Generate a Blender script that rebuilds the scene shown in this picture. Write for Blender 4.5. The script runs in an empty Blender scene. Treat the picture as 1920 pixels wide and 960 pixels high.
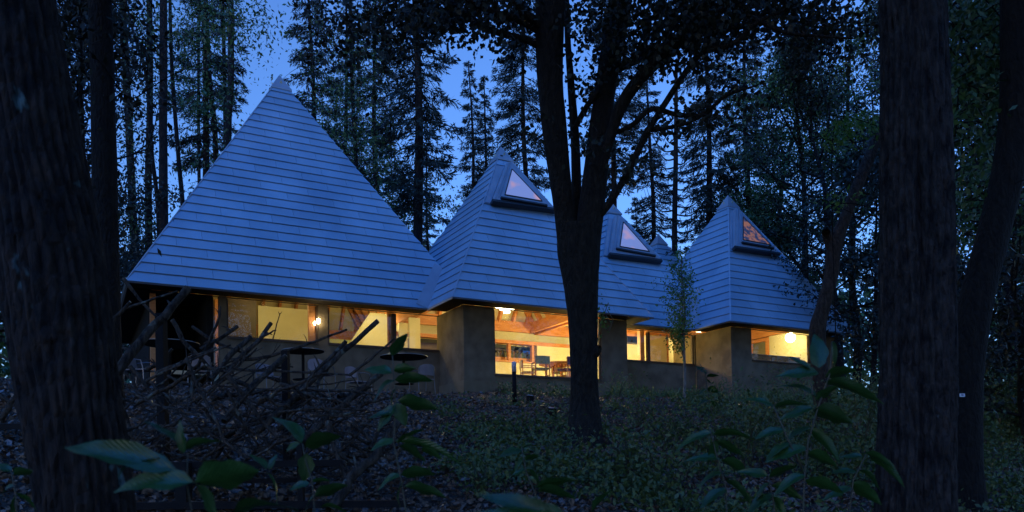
import bpy, bmesh, math, random
import numpy as np
from mathutils import Vector, Matrix
sc = bpy.context.scene
col = sc.collection
R = math.radians
# ------------------------------------------------------------------ camera
CAM_R = np.array([0.99984788, 0.00032612, -0.01743867])
CAM_U = np.array([0.01744172, -0.01869467, 0.99967309])
CAM_F = np.array([0.0, 0.99982519, 0.01869751])
FPX, PCX, PCY = 1471.28, 960.0, 860.38
cd = bpy.data.cameras.new('camera')
cam = bpy.data.objects.new('camera', cd)
col.objects.link(cam)
m = Matrix.Identity(4)
for i in range(3):
    m[i][0] = CAM_R[i]; m[i][1] = CAM_U[i]; m[i][2] = -CAM_F[i]
cam.matrix_world = m
cd.sensor_width = 36
cd.lens = FPX / 1920 * 36
cd.shift_y = (PCY - 480) / 1920
cd.clip_start = 0.05
cd.clip_end = 3000
cd.dof.use_dof = True
cd.dof.focus_distance = 21
cd.dof.aperture_fstop = 4.5
sc.camera = cam
# ------------------------------------------------------------------ sky, twilight and exposure
sc.view_settings.view_transform = 'Standard'
sc.view_settings.look = 'None'
sc.view_settings.exposure = 0
SUN_EL, SUN_AZ = 5.0, 200.0
w = bpy.data.worlds.new('World')
sc.world = w
w.use_nodes = True
nt = w.node_tree
bg = nt.nodes['Background']
sky = nt.nodes.new('ShaderNodeTexSky')
sky.sky_type = 'NISHITA'
sky.sun_disc = False
sky.sun_elevation = R(SUN_EL)
sky.sun_rotation = R(SUN_AZ)
sky.air_density = 1.0
sky.dust_density = 0.2
sky.ozone_density = 3.0
tint = nt.nodes.new('ShaderNodeMix')
tint.data_type = 'RGBA'
tint.blend_type = 'MULTIPLY'
tint.inputs[0].default_value = 1.0
tint.inputs[7].default_value = (1.7, 1.95, 3.0, 1)      # the camera's tungsten white balance
nt.links.new(sky.outputs[0], tint.inputs[6])
nt.links.new(tint.outputs[2], bg.inputs[0])
bg.inputs[1].default_value = 0.15
sd = bpy.data.lights.new('sun', 'SUN')
sd.energy = 1.85
sd.angle = R(50)
sd.color = (0.02, 0.22, 1.0)                              # soft blue glow of the twilight sky overhead
so = bpy.data.objects.new('sun', sd)
col.objects.link(so)
a_, e_ = R(SUN_AZ), R(52)
sdir = Vector((math.sin(a_) * math.cos(e_), math.cos(a_) * math.cos(e_), math.sin(e_)))
so.rotation_euler = sdir.to_track_quat('Z', 'Y').to_euler()

rng = np.random.default_rng(7)
random.seed(5)
# ------------------------------------------------------------------ frame of the building: u along the front, v into it
TH = R(29.117)
EX = np.array([math.cos(TH), math.sin(TH), 0.0])
EY = np.array([-math.sin(TH), math.cos(TH), 0.0])
ZZ = np.array([0, 0, 1.0])
def W(u, v, z): return u * EX + v * EY + z * ZZ
def ray(px, py): return CAM_F + (px - PCX) / FPX * CAM_R + (PCY - py) / FPX * CAM_U
def at(px, py, Y): return ray(px, py) * Y
def onv(px, py, v):
    d = ray(px, py); p = d * (v / (d @ EY)); return float(p @ EX), float(p[2])
def gz(x, y):
    x = np.asarray(x, float); y = np.asarray(y, float)
    v = -x * EY[1] * 0 + x * EY[0] + y * EY[1]
    u = x * EX[0] + y * EX[1]
    z = 0.49 - 0.225 * (10.8 - v)
    top = 2.2 + 0.3 * np.clip((u - 8.5) / 1.6, 0, 1) + 0.12 * np.clip((u - 18) / 3, 0, 1)
    k = 0.25
    z = -np.log(np.exp(-(z) / k) + np.exp(-top / k)) * k
    z = np.maximum(z, -1.55) + 0.12 * np.exp(-np.abs(z + 1.55) / .3)
    amp = np.clip((20.5 - v) / 3.0, 0.0, 1)
    z = z + amp * (0.05 * np.sin(x * 1.7 + 1.3 * np.sin(y * .9)) + 0.04 * np.sin(y * 2.3 + x * .8) + .02 * np.sin(5.1 * x + 3 * y) * np.sin(4.3 * y - x))
    return z
def ground_at(px, py):
    d = ray(px, py)
    t = np.arange(3, 60, .02)
    p = d[None] * t[:, None]
    below = p[:, 2] < gz(p[:, 0], p[:, 1])
    i = int(np.argmax(below)) if below.any() else len(t) - 1
    return p[i]
# ------------------------------------------------------------------ helpers
def hsh(ix, iy, s):
    h = (ix.astype(np.int64) * 374761393 + iy.astype(np.int64) * 668265263 + s * 982451653) & 0x7fffffff
    h = ((h ^ (h >> 13)) * 1274126177) & 0x7fffffff
    return (h & 0xffff) / 65535.0
def vnoise(x, y, s=0):
    x = np.asarray(x, float); y = np.asarray(y, float)
    ix = np.floor(x); iy = np.floor(y); fx = x - ix; fy = y - iy
    fx = fx * fx * (3 - 2 * fx); fy = fy * fy * (3 - 2 * fy)
    a = hsh(ix, iy, s); b = hsh(ix + 1, iy, s); c = hsh(ix, iy + 1, s); d = hsh(ix + 1, iy + 1, s)
    return (a * (1 - fx) + b * fx) * (1 - fy) + (c * (1 - fx) + d * fx) * fy
def mesh_np(name, V, F):
    V = np.asarray(V, np.float32); F = np.asarray(F, np.int32)
    me = bpy.data.meshes.new(name)
    n, k = F.shape
    me.vertices.add(len(V)); me.vertices.foreach_set('co', V.ravel())
    me.loops.add(n * k); me.loops.foreach_set('vertex_index', F.ravel())
    me.polygons.add(n)
    me.polygons.foreach_set('loop_start', np.arange(0, n * k, k, dtype=np.int32))
    me.update(calc_edges=True)
    return me
class MB:
    def __init__(s): s.v = []; s.f = []
    def add(s, V, F):
        o = len(s.v)
        s.v += [tuple(map(float, p)) for p in V]
        s.f += [tuple(i + o for i in f) for f in F]
        return s
    def box(s, x0, x1, y0, y1, z0, z1):
        V = [(x, y, z) for x in (x0, x1) for y in (y0, y1) for z in (z0, z1)]
        return s.add(V, [(0, 1, 3, 2), (4, 6, 7, 5), (0, 4, 5, 1), (2, 3, 7, 6), (0, 2, 6, 4), (1, 5, 7, 3)])
    def bar(s, a, b, w_, h_, up=(0, 0, 1)):
        a = np.array(a, float); b = np.array(b, float); d = b - a; d /= np.linalg.norm(d)
        sd_ = np.cross(d, up); sd_ /= np.linalg.norm(sd_) + 1e-12; u_ = np.cross(sd_, d)
        V = []
        for p in (a, b):
            for i, j in ((-1, -1), (1, -1), (1, 1), (-1, 1)):
                V.append(p + sd_ * i * w_ / 2 + u_ * j * h_ / 2)
        return s.add(V, [(0, 3, 2, 1), (4, 5, 6, 7), (0, 1, 5, 4), (1, 2, 6, 5), (2, 3, 7, 6), (3, 0, 4, 7)])
    def tube(s, pts, rad, n=8, cap=True, closed=False):
        pts = [np.array(p, float) for p in pts]
        if not hasattr(rad, '__len__'): rad = [rad] * len(pts)
        V = []; N = len(pts)
        ref = np.array([0.13, 0.31, 0.94]); prev = None
        for i, p in enumerate(pts):
            if closed: t = pts[(i + 1) % N] - pts[i - 1]
            else: t = pts[min(i + 1, N - 1)] - pts[max(i - 1, 0)]
            t = t / (np.linalg.norm(t) + 1e-9)
            if prev is None:
                a = np.cross(t, ref)
                if np.linalg.norm(a) < .1: a = np.cross(t, (1, 0, 0))
            else: a = prev - t * (prev @ t)
            a /= np.linalg.norm(a) + 1e-12; prev = a; b = np.cross(t, a)
            for k in range(n):
                q = 2 * math.pi * k / n
                V.append(p + rad[i] * (math.cos(q) * a + math.sin(q) * b))
        F = []
        for i in range(N if closed else N - 1):
            j = (i + 1) % N
            for k in range(n):
                F.append((i * n + k, i * n + (k + 1) % n, j * n + (k + 1) % n, j * n + k))
        if cap and not closed:
            F.append(tuple(range(n - 1, -1, -1))); F.append(tuple((N - 1) * n + k for k in range(n)))
        return s.add(V, F)
    def prism(s, poly, n, t0, t1):
        """closed prism of a planar polygon between offsets t0 and t1 (lists allowed) along n"""
        k = len(poly)
        if not hasattr(t0, '__len__'): t0 = [t0] * k
        if not hasattr(t1, '__len__'): t1 = [t1] * k
        n = np.array(n, float)
        V = [np.array(p) + n * t0[i] for i, p in enumerate(poly)] + [np.array(p) + n * t1[i] for i, p in enumerate(poly)]
        F = [tuple(range(k - 1, -1, -1)), tuple(range(k, 2 * k))] + [(i, (i + 1) % k, k + (i + 1) % k, k + i) for i in range(k)]
        return s.add(V, F)
    def lathe(s, prof, n=20, c=(0, 0, 0)):
        V = []
        for r, z in prof:
            for k in range(n):
                q = 2 * math.pi * k / n
                V.append((c[0] + r * math.cos(q), c[1] + r * math.sin(q), c[2] + z))
        F = []
        for i in range(len(prof) - 1):
            for k in range(n):
                F.append((i * n + k, i * n + (k + 1) % n, (i + 1) * n + (k + 1) % n, (i + 1) * n + k))
        return s.add(V, F)
    def mesh(s, name):
        me = bpy.data.meshes.new(name)
        me.from_pydata(s.v, [], s.f); me.update()
        return me
    def build(s, name, mat, parent=None, smooth=False):
        return obj(name, s.mesh(name), mat, parent, smooth)
def obj(name, me, mat, parent=None, smooth=False):
    if mat is not None and not me.materials: me.materials.append(mat)
    o = bpy.data.objects.new(name, me)
    col.objects.link(o)
    if parent is not None: o.parent = parent
    if smooth: me.polygons.foreach_set('use_smooth', np.ones(len(me.polygons), bool))
    return o
def tag(o, label=None, cat=None, group=None, kind=None):
    if label: o['label'] = label
    if cat: o['category'] = cat
    if group: o['group'] = group
    if kind: o['kind'] = kind
    return o
def thing(name, label, cat, loc=(0, 0, 0), rz=0, group=None):
    o = bpy.data.objects.new(name, None); col.objects.link(o)
    o.location = tuple(map(float, loc)); o.rotation_euler = (0, 0, rz); o.empty_display_size = .2
    return tag(o, label, cat, group)
def dup(r, loc, rz=0, label=None, scale=1):
    c = r.copy(); col.objects.link(c); c.location = tuple(map(float, loc)); c.rotation_euler = (0, 0, rz); c.scale = (scale,) * 3
    if label: c['label'] = label
    for ch in list(r.children):
        d = ch.copy(); col.objects.link(d); d.parent = c
        for g in list(ch.children):
            e = g.copy(); col.objects.link(e); e.parent = d
    return c
# ------------------------------------------------------------------ materials
def mat(name, c1, c2=None, rough=.7, metal=0, scale=4, stretch=(1, 1, 1), bump=0, bscale=None, spec=.5, rand=0, detail=4, trans=0, contrast=(.35, .65), emit=None):
    M = bpy.data.materials.new(name); M.use_nodes = True
    n = M.node_tree; L = n.links; b = n.nodes['Principled BSDF']
    b.inputs['Roughness'].default_value = rough; b.inputs['Metallic'].default_value = metal
    b.inputs['Specular IOR Level'].default_value = spec
    tc = n.nodes.new('ShaderNodeTexCoord'); mp = n.nodes.new('ShaderNodeMapping')
    mp.inputs['Scale'].default_value = stretch
    L.new(tc.outputs['Object'], mp.inputs[0])
    c1 = (*c1, 1); out = None
    if c2 is not None:
        no = n.nodes.new('ShaderNodeTexNoise'); no.inputs['Scale'].default_value = scale; no.inputs['Detail'].default_value = detail
        L.new(mp.outputs[0], no.inputs[0])
        cr = n.nodes.new('ShaderNodeValToRGB')
        cr.color_ramp.elements[0].position = contrast[0]; cr.color_ramp.elements[1].position = contrast[1]
        cr.color_ramp.elements[0].color = c1; cr.color_ramp.elements[1].color = (*c2, 1)
        L.new(no.outputs[0], cr.inputs[0]); out = cr.outputs[0]
    if rand:
        oi = n.nodes.new('ShaderNodeObjectInfo')
        mr = n.nodes.new('ShaderNodeMapRange'); mr.inputs[3].default_value = 1 - rand; mr.inputs[4].default_value = 1 + rand
        L.new(oi.outputs['Random'], mr.inputs[0])
        mx = n.nodes.new('ShaderNodeVectorMath'); mx.operation = 'SCALE'
        if out is not None: L.new(out, mx.inputs[0])
        else: mx.inputs[0].default_value = c1[:3]
        L.new(mr.outputs[0], mx.inputs[3]); out = mx.outputs[0]
    if out is not None: L.new(out, b.inputs['Base Color'])
    else: b.inputs['Base Color'].default_value = c1
    if bump:
        nb = n.nodes.new('ShaderNodeTexNoise'); nb.inputs['Scale'].default_value = bscale or scale * 3; nb.inputs['Detail'].default_value = 6
        L.new(mp.outputs[0], nb.inputs[0])
        bp = n.nodes.new('ShaderNodeBump'); bp.inputs['Strength'].default_value = bump; bp.inputs['Distance'].default_value = .02
        L.new(nb.outputs[0], bp.inputs['Height']); L.new(bp.outputs[0], b.inputs['Normal'])
    if trans:
        tr = n.nodes.new('ShaderNodeBsdfTranslucent'); tr.inputs[0].default_value = (c1[0] * 1.3, c1[1] * 1.6, c1[2] * .7, 1)
        ms = n.nodes.new('ShaderNodeMixShader'); ms.inputs[0].default_value = trans
        L.new(b.outputs[0], ms.inputs[1]); L.new(tr.outputs[0], ms.inputs[2])
        L.new(ms.outputs[0], n.nodes['Material Output'].inputs[0])
    if emit:
        b.inputs['Emission Color'].default_value = (*emit[0], 1); b.inputs['Emission Strength'].default_value = emit[1]
    return M
def bark_mat(name, c1, c2, lichen=None, amount=.62, lscale=9):
    M = bpy.data.materials.new(name); M.use_nodes = True
    n = M.node_tree; L = n.links; b = n.nodes['Principled BSDF']; b.inputs['Roughness'].default_value = .85
    b.inputs['Specular IOR Level'].default_value = .25
    tc = n.nodes.new('ShaderNodeTexCoord'); mp = n.nodes.new('ShaderNodeMapping'); mp.inputs['Scale'].default_value = (1, 1, .38)
    L.new(tc.outputs['Object'], mp.inputs[0])
    no = n.nodes.new('ShaderNodeTexNoise'); no.inputs['Scale'].default_value = 15; no.inputs['Detail'].default_value = 7; no.inputs['Roughness'].default_value = .65
    L.new(mp.outputs[0], no.inputs[0])
    cr = n.nodes.new('ShaderNodeValToRGB'); cr.color_ramp.elements[0].position = .38; cr.color_ramp.elements[1].position = .64
    cr.color_ramp.elements[0].color = (*c1, 1); cr.color_ramp.elements[1].color = (*c2, 1)
    L.new(no.outputs[0], cr.inputs[0]); out = cr.outputs[0]
    if lichen:
        n2 = n.nodes.new('ShaderNodeTexNoise'); n2.inputs['Scale'].default_value = lscale; n2.inputs['Detail'].default_value = 3
        m2 = n.nodes.new('ShaderNodeMapping'); m2.inputs['Scale'].default_value = (1, 1, .7); L.new(tc.outputs['Object'], m2.inputs[0]); L.new(m2.outputs[0], n2.inputs[0])
        r2 = n.nodes.new('ShaderNodeValToRGB'); r2.color_ramp.elements[0].position = amount; r2.color_ramp.elements[1].position = amount + .06
        L.new(n2.outputs[0], r2.inputs[0])
        mx = n.nodes.new('ShaderNodeMix'); mx.data_type = 'RGBA'; L.new(r2.outputs[0], mx.inputs[0]); L.new(out, mx.inputs[6]); mx.inputs[7].default_value = (*lichen, 1)
        out = mx.outputs[2]
    L.new(out, b.inputs['Base Color'])
    vo = n.nodes.new('ShaderNodeTexVoronoi'); vo.inputs['Scale'].default_value = 19; vo.feature = 'DISTANCE_TO_EDGE'; L.new(mp.outputs[0], vo.inputs[0])
    ad = n.nodes.new('ShaderNodeMath'); L.new(vo.outputs[0], ad.inputs[0]); L.new(no.outputs[0], ad.inputs[1])
    bp = n.nodes.new('ShaderNodeBump'); bp.inputs['Strength'].default_value = 1; bp.inputs['Distance'].default_value = .05
    L.new(ad.outputs[0], bp.inputs['Height']); L.new(bp.outputs[0], b.inputs['Normal'])
    return M
def glass_mat(name, tintc=(1, 1, 1)):
    M = bpy.data.materials.new(name); M.use_nodes = True
    n = M.node_tree; L = n.links; n.nodes.remove(n.nodes['Principled BSDF'])
    t = n.nodes.new('ShaderNodeBsdfTransparent'); t.inputs[0].default_value = (*tintc, 1)
    g = n.nodes.new('ShaderNodeBsdfGlossy'); g.inputs['Roughness'].default_value = .01
    f = n.nodes.new('ShaderNodeFresnel'); gm = n.nodes.new('ShaderNodeNewGeometry'); mr = n.nodes.new('ShaderNodeMapRange'); mr.inputs[3].default_value = 1.5; mr.inputs[4].default_value = 1 / 1.5
    L.new(gm.outputs['Backfacing'], mr.inputs[0]); L.new(mr.outputs[0], f.inputs[0])
    ms = n.nodes.new('ShaderNodeMixShader'); L.new(f.outputs[0], ms.inputs[0]); L.new(t.outputs[0], ms.inputs[1]); L.new(g.outputs[0], ms.inputs[2])
    L.new(ms.outputs[0], n.nodes['Material Output'].inputs[0])
    return M
def glow(name, c, s):
    return mat(name, (.9, .9, .9), emit=(c, s))
M_ROOF = mat('coated roof metal', (.24, .33, .41), (.36, .46, .54), rough=.46, metal=.35, scale=.8, stretch=(1, 1, .55), bump=.22, bscale=3.5, rand=.06, detail=9, contrast=(.3, .72))
M_ROOFD = mat('roof underlay', (.10, .11, .13), rough=.7)
M_TRIM = mat('roof trim metal', (.30, .32, .36), (.36, .38, .42), rough=.4, metal=.4, scale=2)
M_DARKM = mat('dark skylight gutter metal', (.03, .032, .036), rough=.5, metal=.3)
M_EARTH = mat('earthen plaster', (.13, .095, .058), (.21, .155, .095), rough=.95, scale=2.2, bump=.5, bscale=40, spec=.2)
M_PLINTH = mat('plinth plaster', (.16, .12, .07), (.20, .15, .09), rough=.9, scale=3, bump=.3, bscale=30, spec=.2)
M_CREAM = mat('cream interior plaster', (.58, .52, .33), (.66, .60, .39), rough=.9, scale=1.5, bump=.15, bscale=30, spec=.2)
M_WOOD = mat('larch timber', (.46, .165, .045), (.58, .24, .075), rough=.55, scale=3, stretch=(1, 1, 6), bump=.1, rand=.12)
M_WOODD = mat('dark frame timber', (.06, .033, .018), (.09, .05, .028), rough=.55, scale=3, stretch=(1, 1, 6))
M_SOFF = mat('dark stained soffit', (.014, .009, .006), (.022, .014, .010), rough=.8, scale=4, spec=.2)
M_FASCIA = mat('pale eave board', (.50, .40, .28), (.56, .46, .33), rough=.6, scale=3)
M_PORCH = mat('near black porch boards', (.012, .011, .010), (.020, .017, .014), rough=.9, scale=5, spec=.08)
M_FLOOR = mat('interior floorboards', (.55, .38, .20), (.62, .44, .24), rough=.5, scale=4, stretch=(6, 1, 1))
M_GLASS = glass_mat('window glass', (.97, .98, .97))
M_STEEL = mat('black painted steel', (.006, .006, .007), (.010, .009, .009), rough=.7, scale=20, spec=.15)
M_BOOK = mat('bookshelf brown', (.10, .065, .045), (.30, .22, .18), rough=.7, scale=7, stretch=(3, 1, 1))
M_BRANCH = bark_mat('dead branch bark', (.018, .013, .010), (.085, .066, .050), lichen=(.12, .13, .11), amount=.62)
M_CUT = mat('sawn wood end', (.30, .24, .17), (.38, .31, .22), rough=.8, scale=12)
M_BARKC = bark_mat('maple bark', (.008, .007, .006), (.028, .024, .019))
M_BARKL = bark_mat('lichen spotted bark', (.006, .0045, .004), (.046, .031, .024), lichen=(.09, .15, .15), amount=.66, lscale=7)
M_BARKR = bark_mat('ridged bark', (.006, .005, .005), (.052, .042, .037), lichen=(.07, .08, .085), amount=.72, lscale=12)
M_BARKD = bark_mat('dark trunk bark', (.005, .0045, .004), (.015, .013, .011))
M_BARKF = bark_mat('conifer bark', (.010, .007, .006), (.028, .021, .017))
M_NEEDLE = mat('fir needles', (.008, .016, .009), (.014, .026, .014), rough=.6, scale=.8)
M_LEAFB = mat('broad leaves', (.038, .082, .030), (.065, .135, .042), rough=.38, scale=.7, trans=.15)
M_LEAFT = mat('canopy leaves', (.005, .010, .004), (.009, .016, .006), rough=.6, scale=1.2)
M_LEAFY = mat('yellow green leaves', (.08, .15, .03), (.12, .20, .05), rough=.5, scale=1.5, trans=.3)
M_LEAFN = mat('near shrub leaves', (.013, .045, .009), (.024, .070, .016), rough=.34, scale=14, bump=.3, bscale=40, rand=.25, trans=.2)
n_ = M_LEAFN.node_tree; b_ = n_.nodes['Principled BSDF']; tc_ = n_.nodes.new('ShaderNodeTexCoord'); sp_ = n_.nodes.new('ShaderNodeSeparateXYZ'); n_.links.new(tc_.outputs['Object'], sp_.inputs[0])
def nm_(op, a, b=None):
    q = n_.nodes.new('ShaderNodeMath'); q.operation = op
    for i_, v_ in enumerate((a, b)):
        if v_ is None: continue
        if isinstance(v_, (int, float)): q.inputs[i_].default_value = v_
        else: n_.links.new(v_, q.inputs[i_])
    return q.outputs[0]
ax_ = nm_('ABSOLUTE', sp_.outputs[0]); vein = nm_('SINE', nm_('MULTIPLY', nm_('SUBTRACT', sp_.outputs[1], nm_('MULTIPLY', ax_, 1.3)), 88.0))
rib = nm_('MULTIPLY', nm_('LESS_THAN', ax_, .012), 3.0); hgt_ = nm_('ADD', vein, rib)
bp_ = n_.nodes.new('ShaderNodeBump'); bp_.inputs['Strength'].default_value = .16; bp_.inputs['Distance'].default_value = .012
n_.links.new(hgt_, bp_.inputs['Height']); n_.links.new(bp_.outputs[0], b_.inputs['Normal'])
M_STEM = mat('green brown stems', (.045, .045, .028), (.07, .06, .035), rough=.7, scale=20)
M_LITTER = mat('fallen leaves', (.020, .015, .013), (.19, .125, .09), rough=.34, scale=30, contrast=(.3, .7), detail=1)
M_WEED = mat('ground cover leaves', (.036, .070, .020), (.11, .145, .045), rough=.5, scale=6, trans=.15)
M_SOIL = mat('leaf mould soil', (.012, .009, .007), (.045, .034, .026), rough=.9, scale=9, bump=1, bscale=25)

# ------------------------------------------------------------------ ground: one sheet out to the horizon
def axis(n, inner, outer):
    t = np.linspace(-1, 1, n)
    return np.sinh(t * 4.2) / np.sinh(4.2) * outer * .985 + t * inner
gx = axis(261, 12, 400); gy = axis(261, 12, 400) + 14
GX, GY = np.meshgrid(gx, gy, indexing='ij')
GZ = gz(GX, GY) + (vnoise(GX * 3, GY * 3, 3) - .5) * .05 * (np.abs(GY - 12) < 14)
far = np.clip((np.hypot(GX, GY - 20) - 70) / 200, 0, 1)
V = np.stack([GX, GY, GZ + far * 6], -1).reshape(-1, 3)
n = 261
ii, jj = np.meshgrid(np.arange(n - 1), np.arange(n - 1), indexing='ij')
a = (ii * n + jj).ravel()
g = obj('ground', mesh_np('ground', V, np.stack([a, a + n, a + n + 1, a + 1], -1)), M_SOIL, smooth=True)
tag(g, kind='structure')
# ------------------------------------------------------------------ the building
H = 5.0; ZF = 2.92; ZB = 2.3
PY = [(6.144, 26.813, 4.985, 8.542), (12.952, 23.659, 3.604, 6.197), (18.081, 24.324, 3.137, 5.297), (22.631, 22.706, 3.299, 5.731)]
def uv_of(p): return float(np.dot(p, EX)), float(np.dot(p, EY))
for (px, py, Y, h) in ((1234.4, 444, 38.0, None), (822.7, 448.5, 35.5, None)):
    p = at(px, py, Y); u, v = uv_of(p); h = p[2] - H
    PY.append((u, v, h / 1.72, h))
U0, V0, Z0 = 13.0, 22.0, ZB
broot = thing('forest_pavilion', 'long pavilion with a row of steep pyramid roofs in grey metal and warm lit windows', 'building', W(U0, V0, Z0), TH)
def Lc(u, v, z): return np.array([u - U0, v - V0, z - Z0])
def LB(mb, u0, u1, v0, v1, z0, z1): return mb.box(u0 - U0, u1 - U0, v0 - V0, v1 - V0, z0 - Z0, z1 - Z0)
def planes(i, off=0.0):
    cu, cv, s, h = PY[i]; L = math.hypot(s, h); out = []
    for d in ((0, -1), (0, 1), (-1, 0), (1, 0)):
        n_ = np.array([d[0] * h, d[1] * h, s]) / L
        p0 = np.array([cu + d[0] * s, cv + d[1] * s, H])
        out.append((n_, n_ @ p0 - off))
    return out
def clip(poly, n_, d, keep_out):
    res = []; k = len(poly); sg = 1 if keep_out else -1
    for i in range(k):
        p, q = poly[i], poly[(i + 1) % k]
        a, b = sg * (n_ @ p - d), sg * (n_ @ q - d)
        if a >= 0: res.append(p)
        if (a > 1e-9 and b < -1e-9) or (a < -1e-9 and b > 1e-9):
            res.append(p + (q - p) * (a / (a - b)))
    return res if len(res) >= 3 else None
def area(poly):
    c = np.zeros(3)
    for i in range(1, len(poly) - 1): c += np.cross(poly[i] - poly[0], poly[i + 1] - poly[0])
    return np.linalg.norm(c) / 2
def outside(poly, i, off=0.0):
    """pieces of a roof polygon of pyramid i that no other pyramid covers"""
    pieces = [poly]
    for j in range(len(PY)):
        if j == i: continue
        nxt = []
        for q in pieces:
            rem = q; outs = []
            for n_, d in planes(j, off):
                o_ = clip(rem, n_, d, True)
                if o_ and area(o_) > 1e-4: outs.append(o_)
                rem = clip(rem, n_, d, False)
                if rem is None or area(rem) < 1e-4: rem = None; break
            nxt += [q] if rem is None else outs
        pieces = nxt
    return pieces
DIRS = {'front': ((1, 0), (0, 1)), 'back': ((-1, 0), (0, -1)), 'left': ((0, -1), (1, 0)), 'right': ((0, 1), (-1, 0))}
def face_frame(i, side):
    cu, cv, s, h = PY[i]
    (ax, ay), (ix, iy) = DIRS[side]
    L = math.hypot(s, h)
    A = np.array([ax, ay, 0.0]); I = np.array([ix, iy, 0.0])
    Bv = (I * s + ZZ * h) / L                     # up the slope
    N = (-I * h + ZZ * s) / L
    O = np.array([cu, cv, H]) - I * s
    return O, A, Bv, N, L, s
OFFS = np.array([U0, V0, Z0])
COURSE = .2808
panel_list = []; rest = {}
roofs = []
SKY = {1: (-1.16, 1.38, 4.30), 2: (-1.16, 1.36, 3.33), 3: (-1.12, 1.37, 3.89)}
for i, (cu, cv, s, h) in enumerate(PY):
    mb = MB(); inner = MB()
    for side in DIRS:
        O, A, B, N, L, s = face_frame(i, side)
        tri = [O - A * s, O + A * s, O + B * L]
        for q in outside(tri, i): mb.prism([p - OFFS for p in q], N, -.05, -.004)
        hs = s - .12
        k = .30
        # ceiling lining, set in from the roof skin
        q0 = .24; ks_ = s * (1 - q0 / L)
        tri2 = [O - A * ks_ + B * q0 - N * k, O + A * ks_ + B * q0 - N * k, O + B * L - N * k]
        if i < 4:
            for q in outside(tri2, i, k): inner.prism([p - OFFS for p in q], N, -.012, 0)
    rf = mb.build('roof', M_ROOFD, broot)
    roofs.append(rf)
    if i < 4: inner.build('ceiling', M_CREAM, broot)
    vis = i < 4
    for side in DIRS:
        O, A, B, N, L, s = face_frame(i, side)
        shown = (side == 'front' or (side == 'left' and i > 0)) and vis
        nrow = int(L / COURSE) + 1
        cr_ = .351 if i < 4 else .36
        nrow = int(L / cr_) + 1
        for r in range(nrow):
            b0 = r * cr_; b1 = min((r + 1) * cr_, L - .02)
            if b1 - b0 < .05 or b0 > L - .5: continue
            if side == 'front' and i in SKY and b0 > SKY[i][2] + .1:
                rng_ = [(-s * (1 - b0 / L), -s * (1 - b0 / L) + .34)]
                rng_ = []
            else: rng_ = None
            hw0 = s * (1 - b0 / L) - .004; hw1 = max(s * (1 - b1 / L) - .004, 0.0)
            pw = 1.42; offx = ((r * .47) % 1) * pw
            cuts = [-hw0] + [x for x in np.arange(-s - pw + offx, s, pw) if -hw0 + .25 < x < hw0 - .25] + [hw0]
            for c0, c1 in zip(cuts[:-1], cuts[1:]):
                g0 = c0 + (.004 if c0 > -hw0 else 0); g1 = c1 - (.004 if c1 < hw0 else 0)
                lean_ = 0.0
                tl = max(g0, -hw1) if g0 > -hw0 else -hw1; tr = min(g1, hw1) if g1 < hw0 else hw1
                if g0 > hw1 or g1 < -hw1:
                    pl = [(g0, b0), (g1, b0), (max(min(tl, tr), -hw1) if g1 < -hw1 else tr, b1)]
                    if g0 > hw1:
                        bx = (1 - g0 / s) * L
                        pl = [(g0, b0), (g1, b0), (g0, min(bx, b1))]
                    else:
                        bx = (1 + g1 / s) * L
                        pl = [(g0, b0), (g1, b0), (g1, min(bx, b1))]
                else:
                    pl = [(g0, b0), (g1, b0), (tr, b1), (tl, b1)]
                    if g0 > -hw0 and g0 < -hw1: pl = [(g0, b0), (g1, b0), (tr, b1), (-hw1, b1), (g0, (1 + g0 / s) * L)]
                    if g1 < hw0 and g1 > hw1: pl = [(g0, b0), (g1, b0), (g1, (1 - g1 / s) * L), (hw1, b1), (tl, b1)]
                poly = [O + A * x + B * y for x, y in pl]
                for q in outside(poly, i):
                    ar = area(q)
                    if ar < .004: continue
                    rise = [.008 + .034 * (1 - ((p - O) @ B - b0) / cr_) for p in q]
                    tgt = (i, [p - OFFS for p in q], N, rise, ar)
                    if shown: panel_list.append(tgt)
                    else: rest.setdefault(i, []).append(tgt)
panel_list.sort(key=lambda t: -t[4])
for t in panel_list[300:]: rest.setdefault(t[0], []).append(t)
for (i, q, N, rise, ar) in panel_list[:300]:
    MB().prism(q, N, -.003, rise).build('roof_panel', M_ROOF, roofs[i])
for i, lst in rest.items():
    mb = MB()
    for (_, q, N, rise, ar) in lst: mb.prism(q, N, -.003, rise)
    tag(mb.build('roof_panel', M_ROOF, roofs[i]), kind='stuff')
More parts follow.
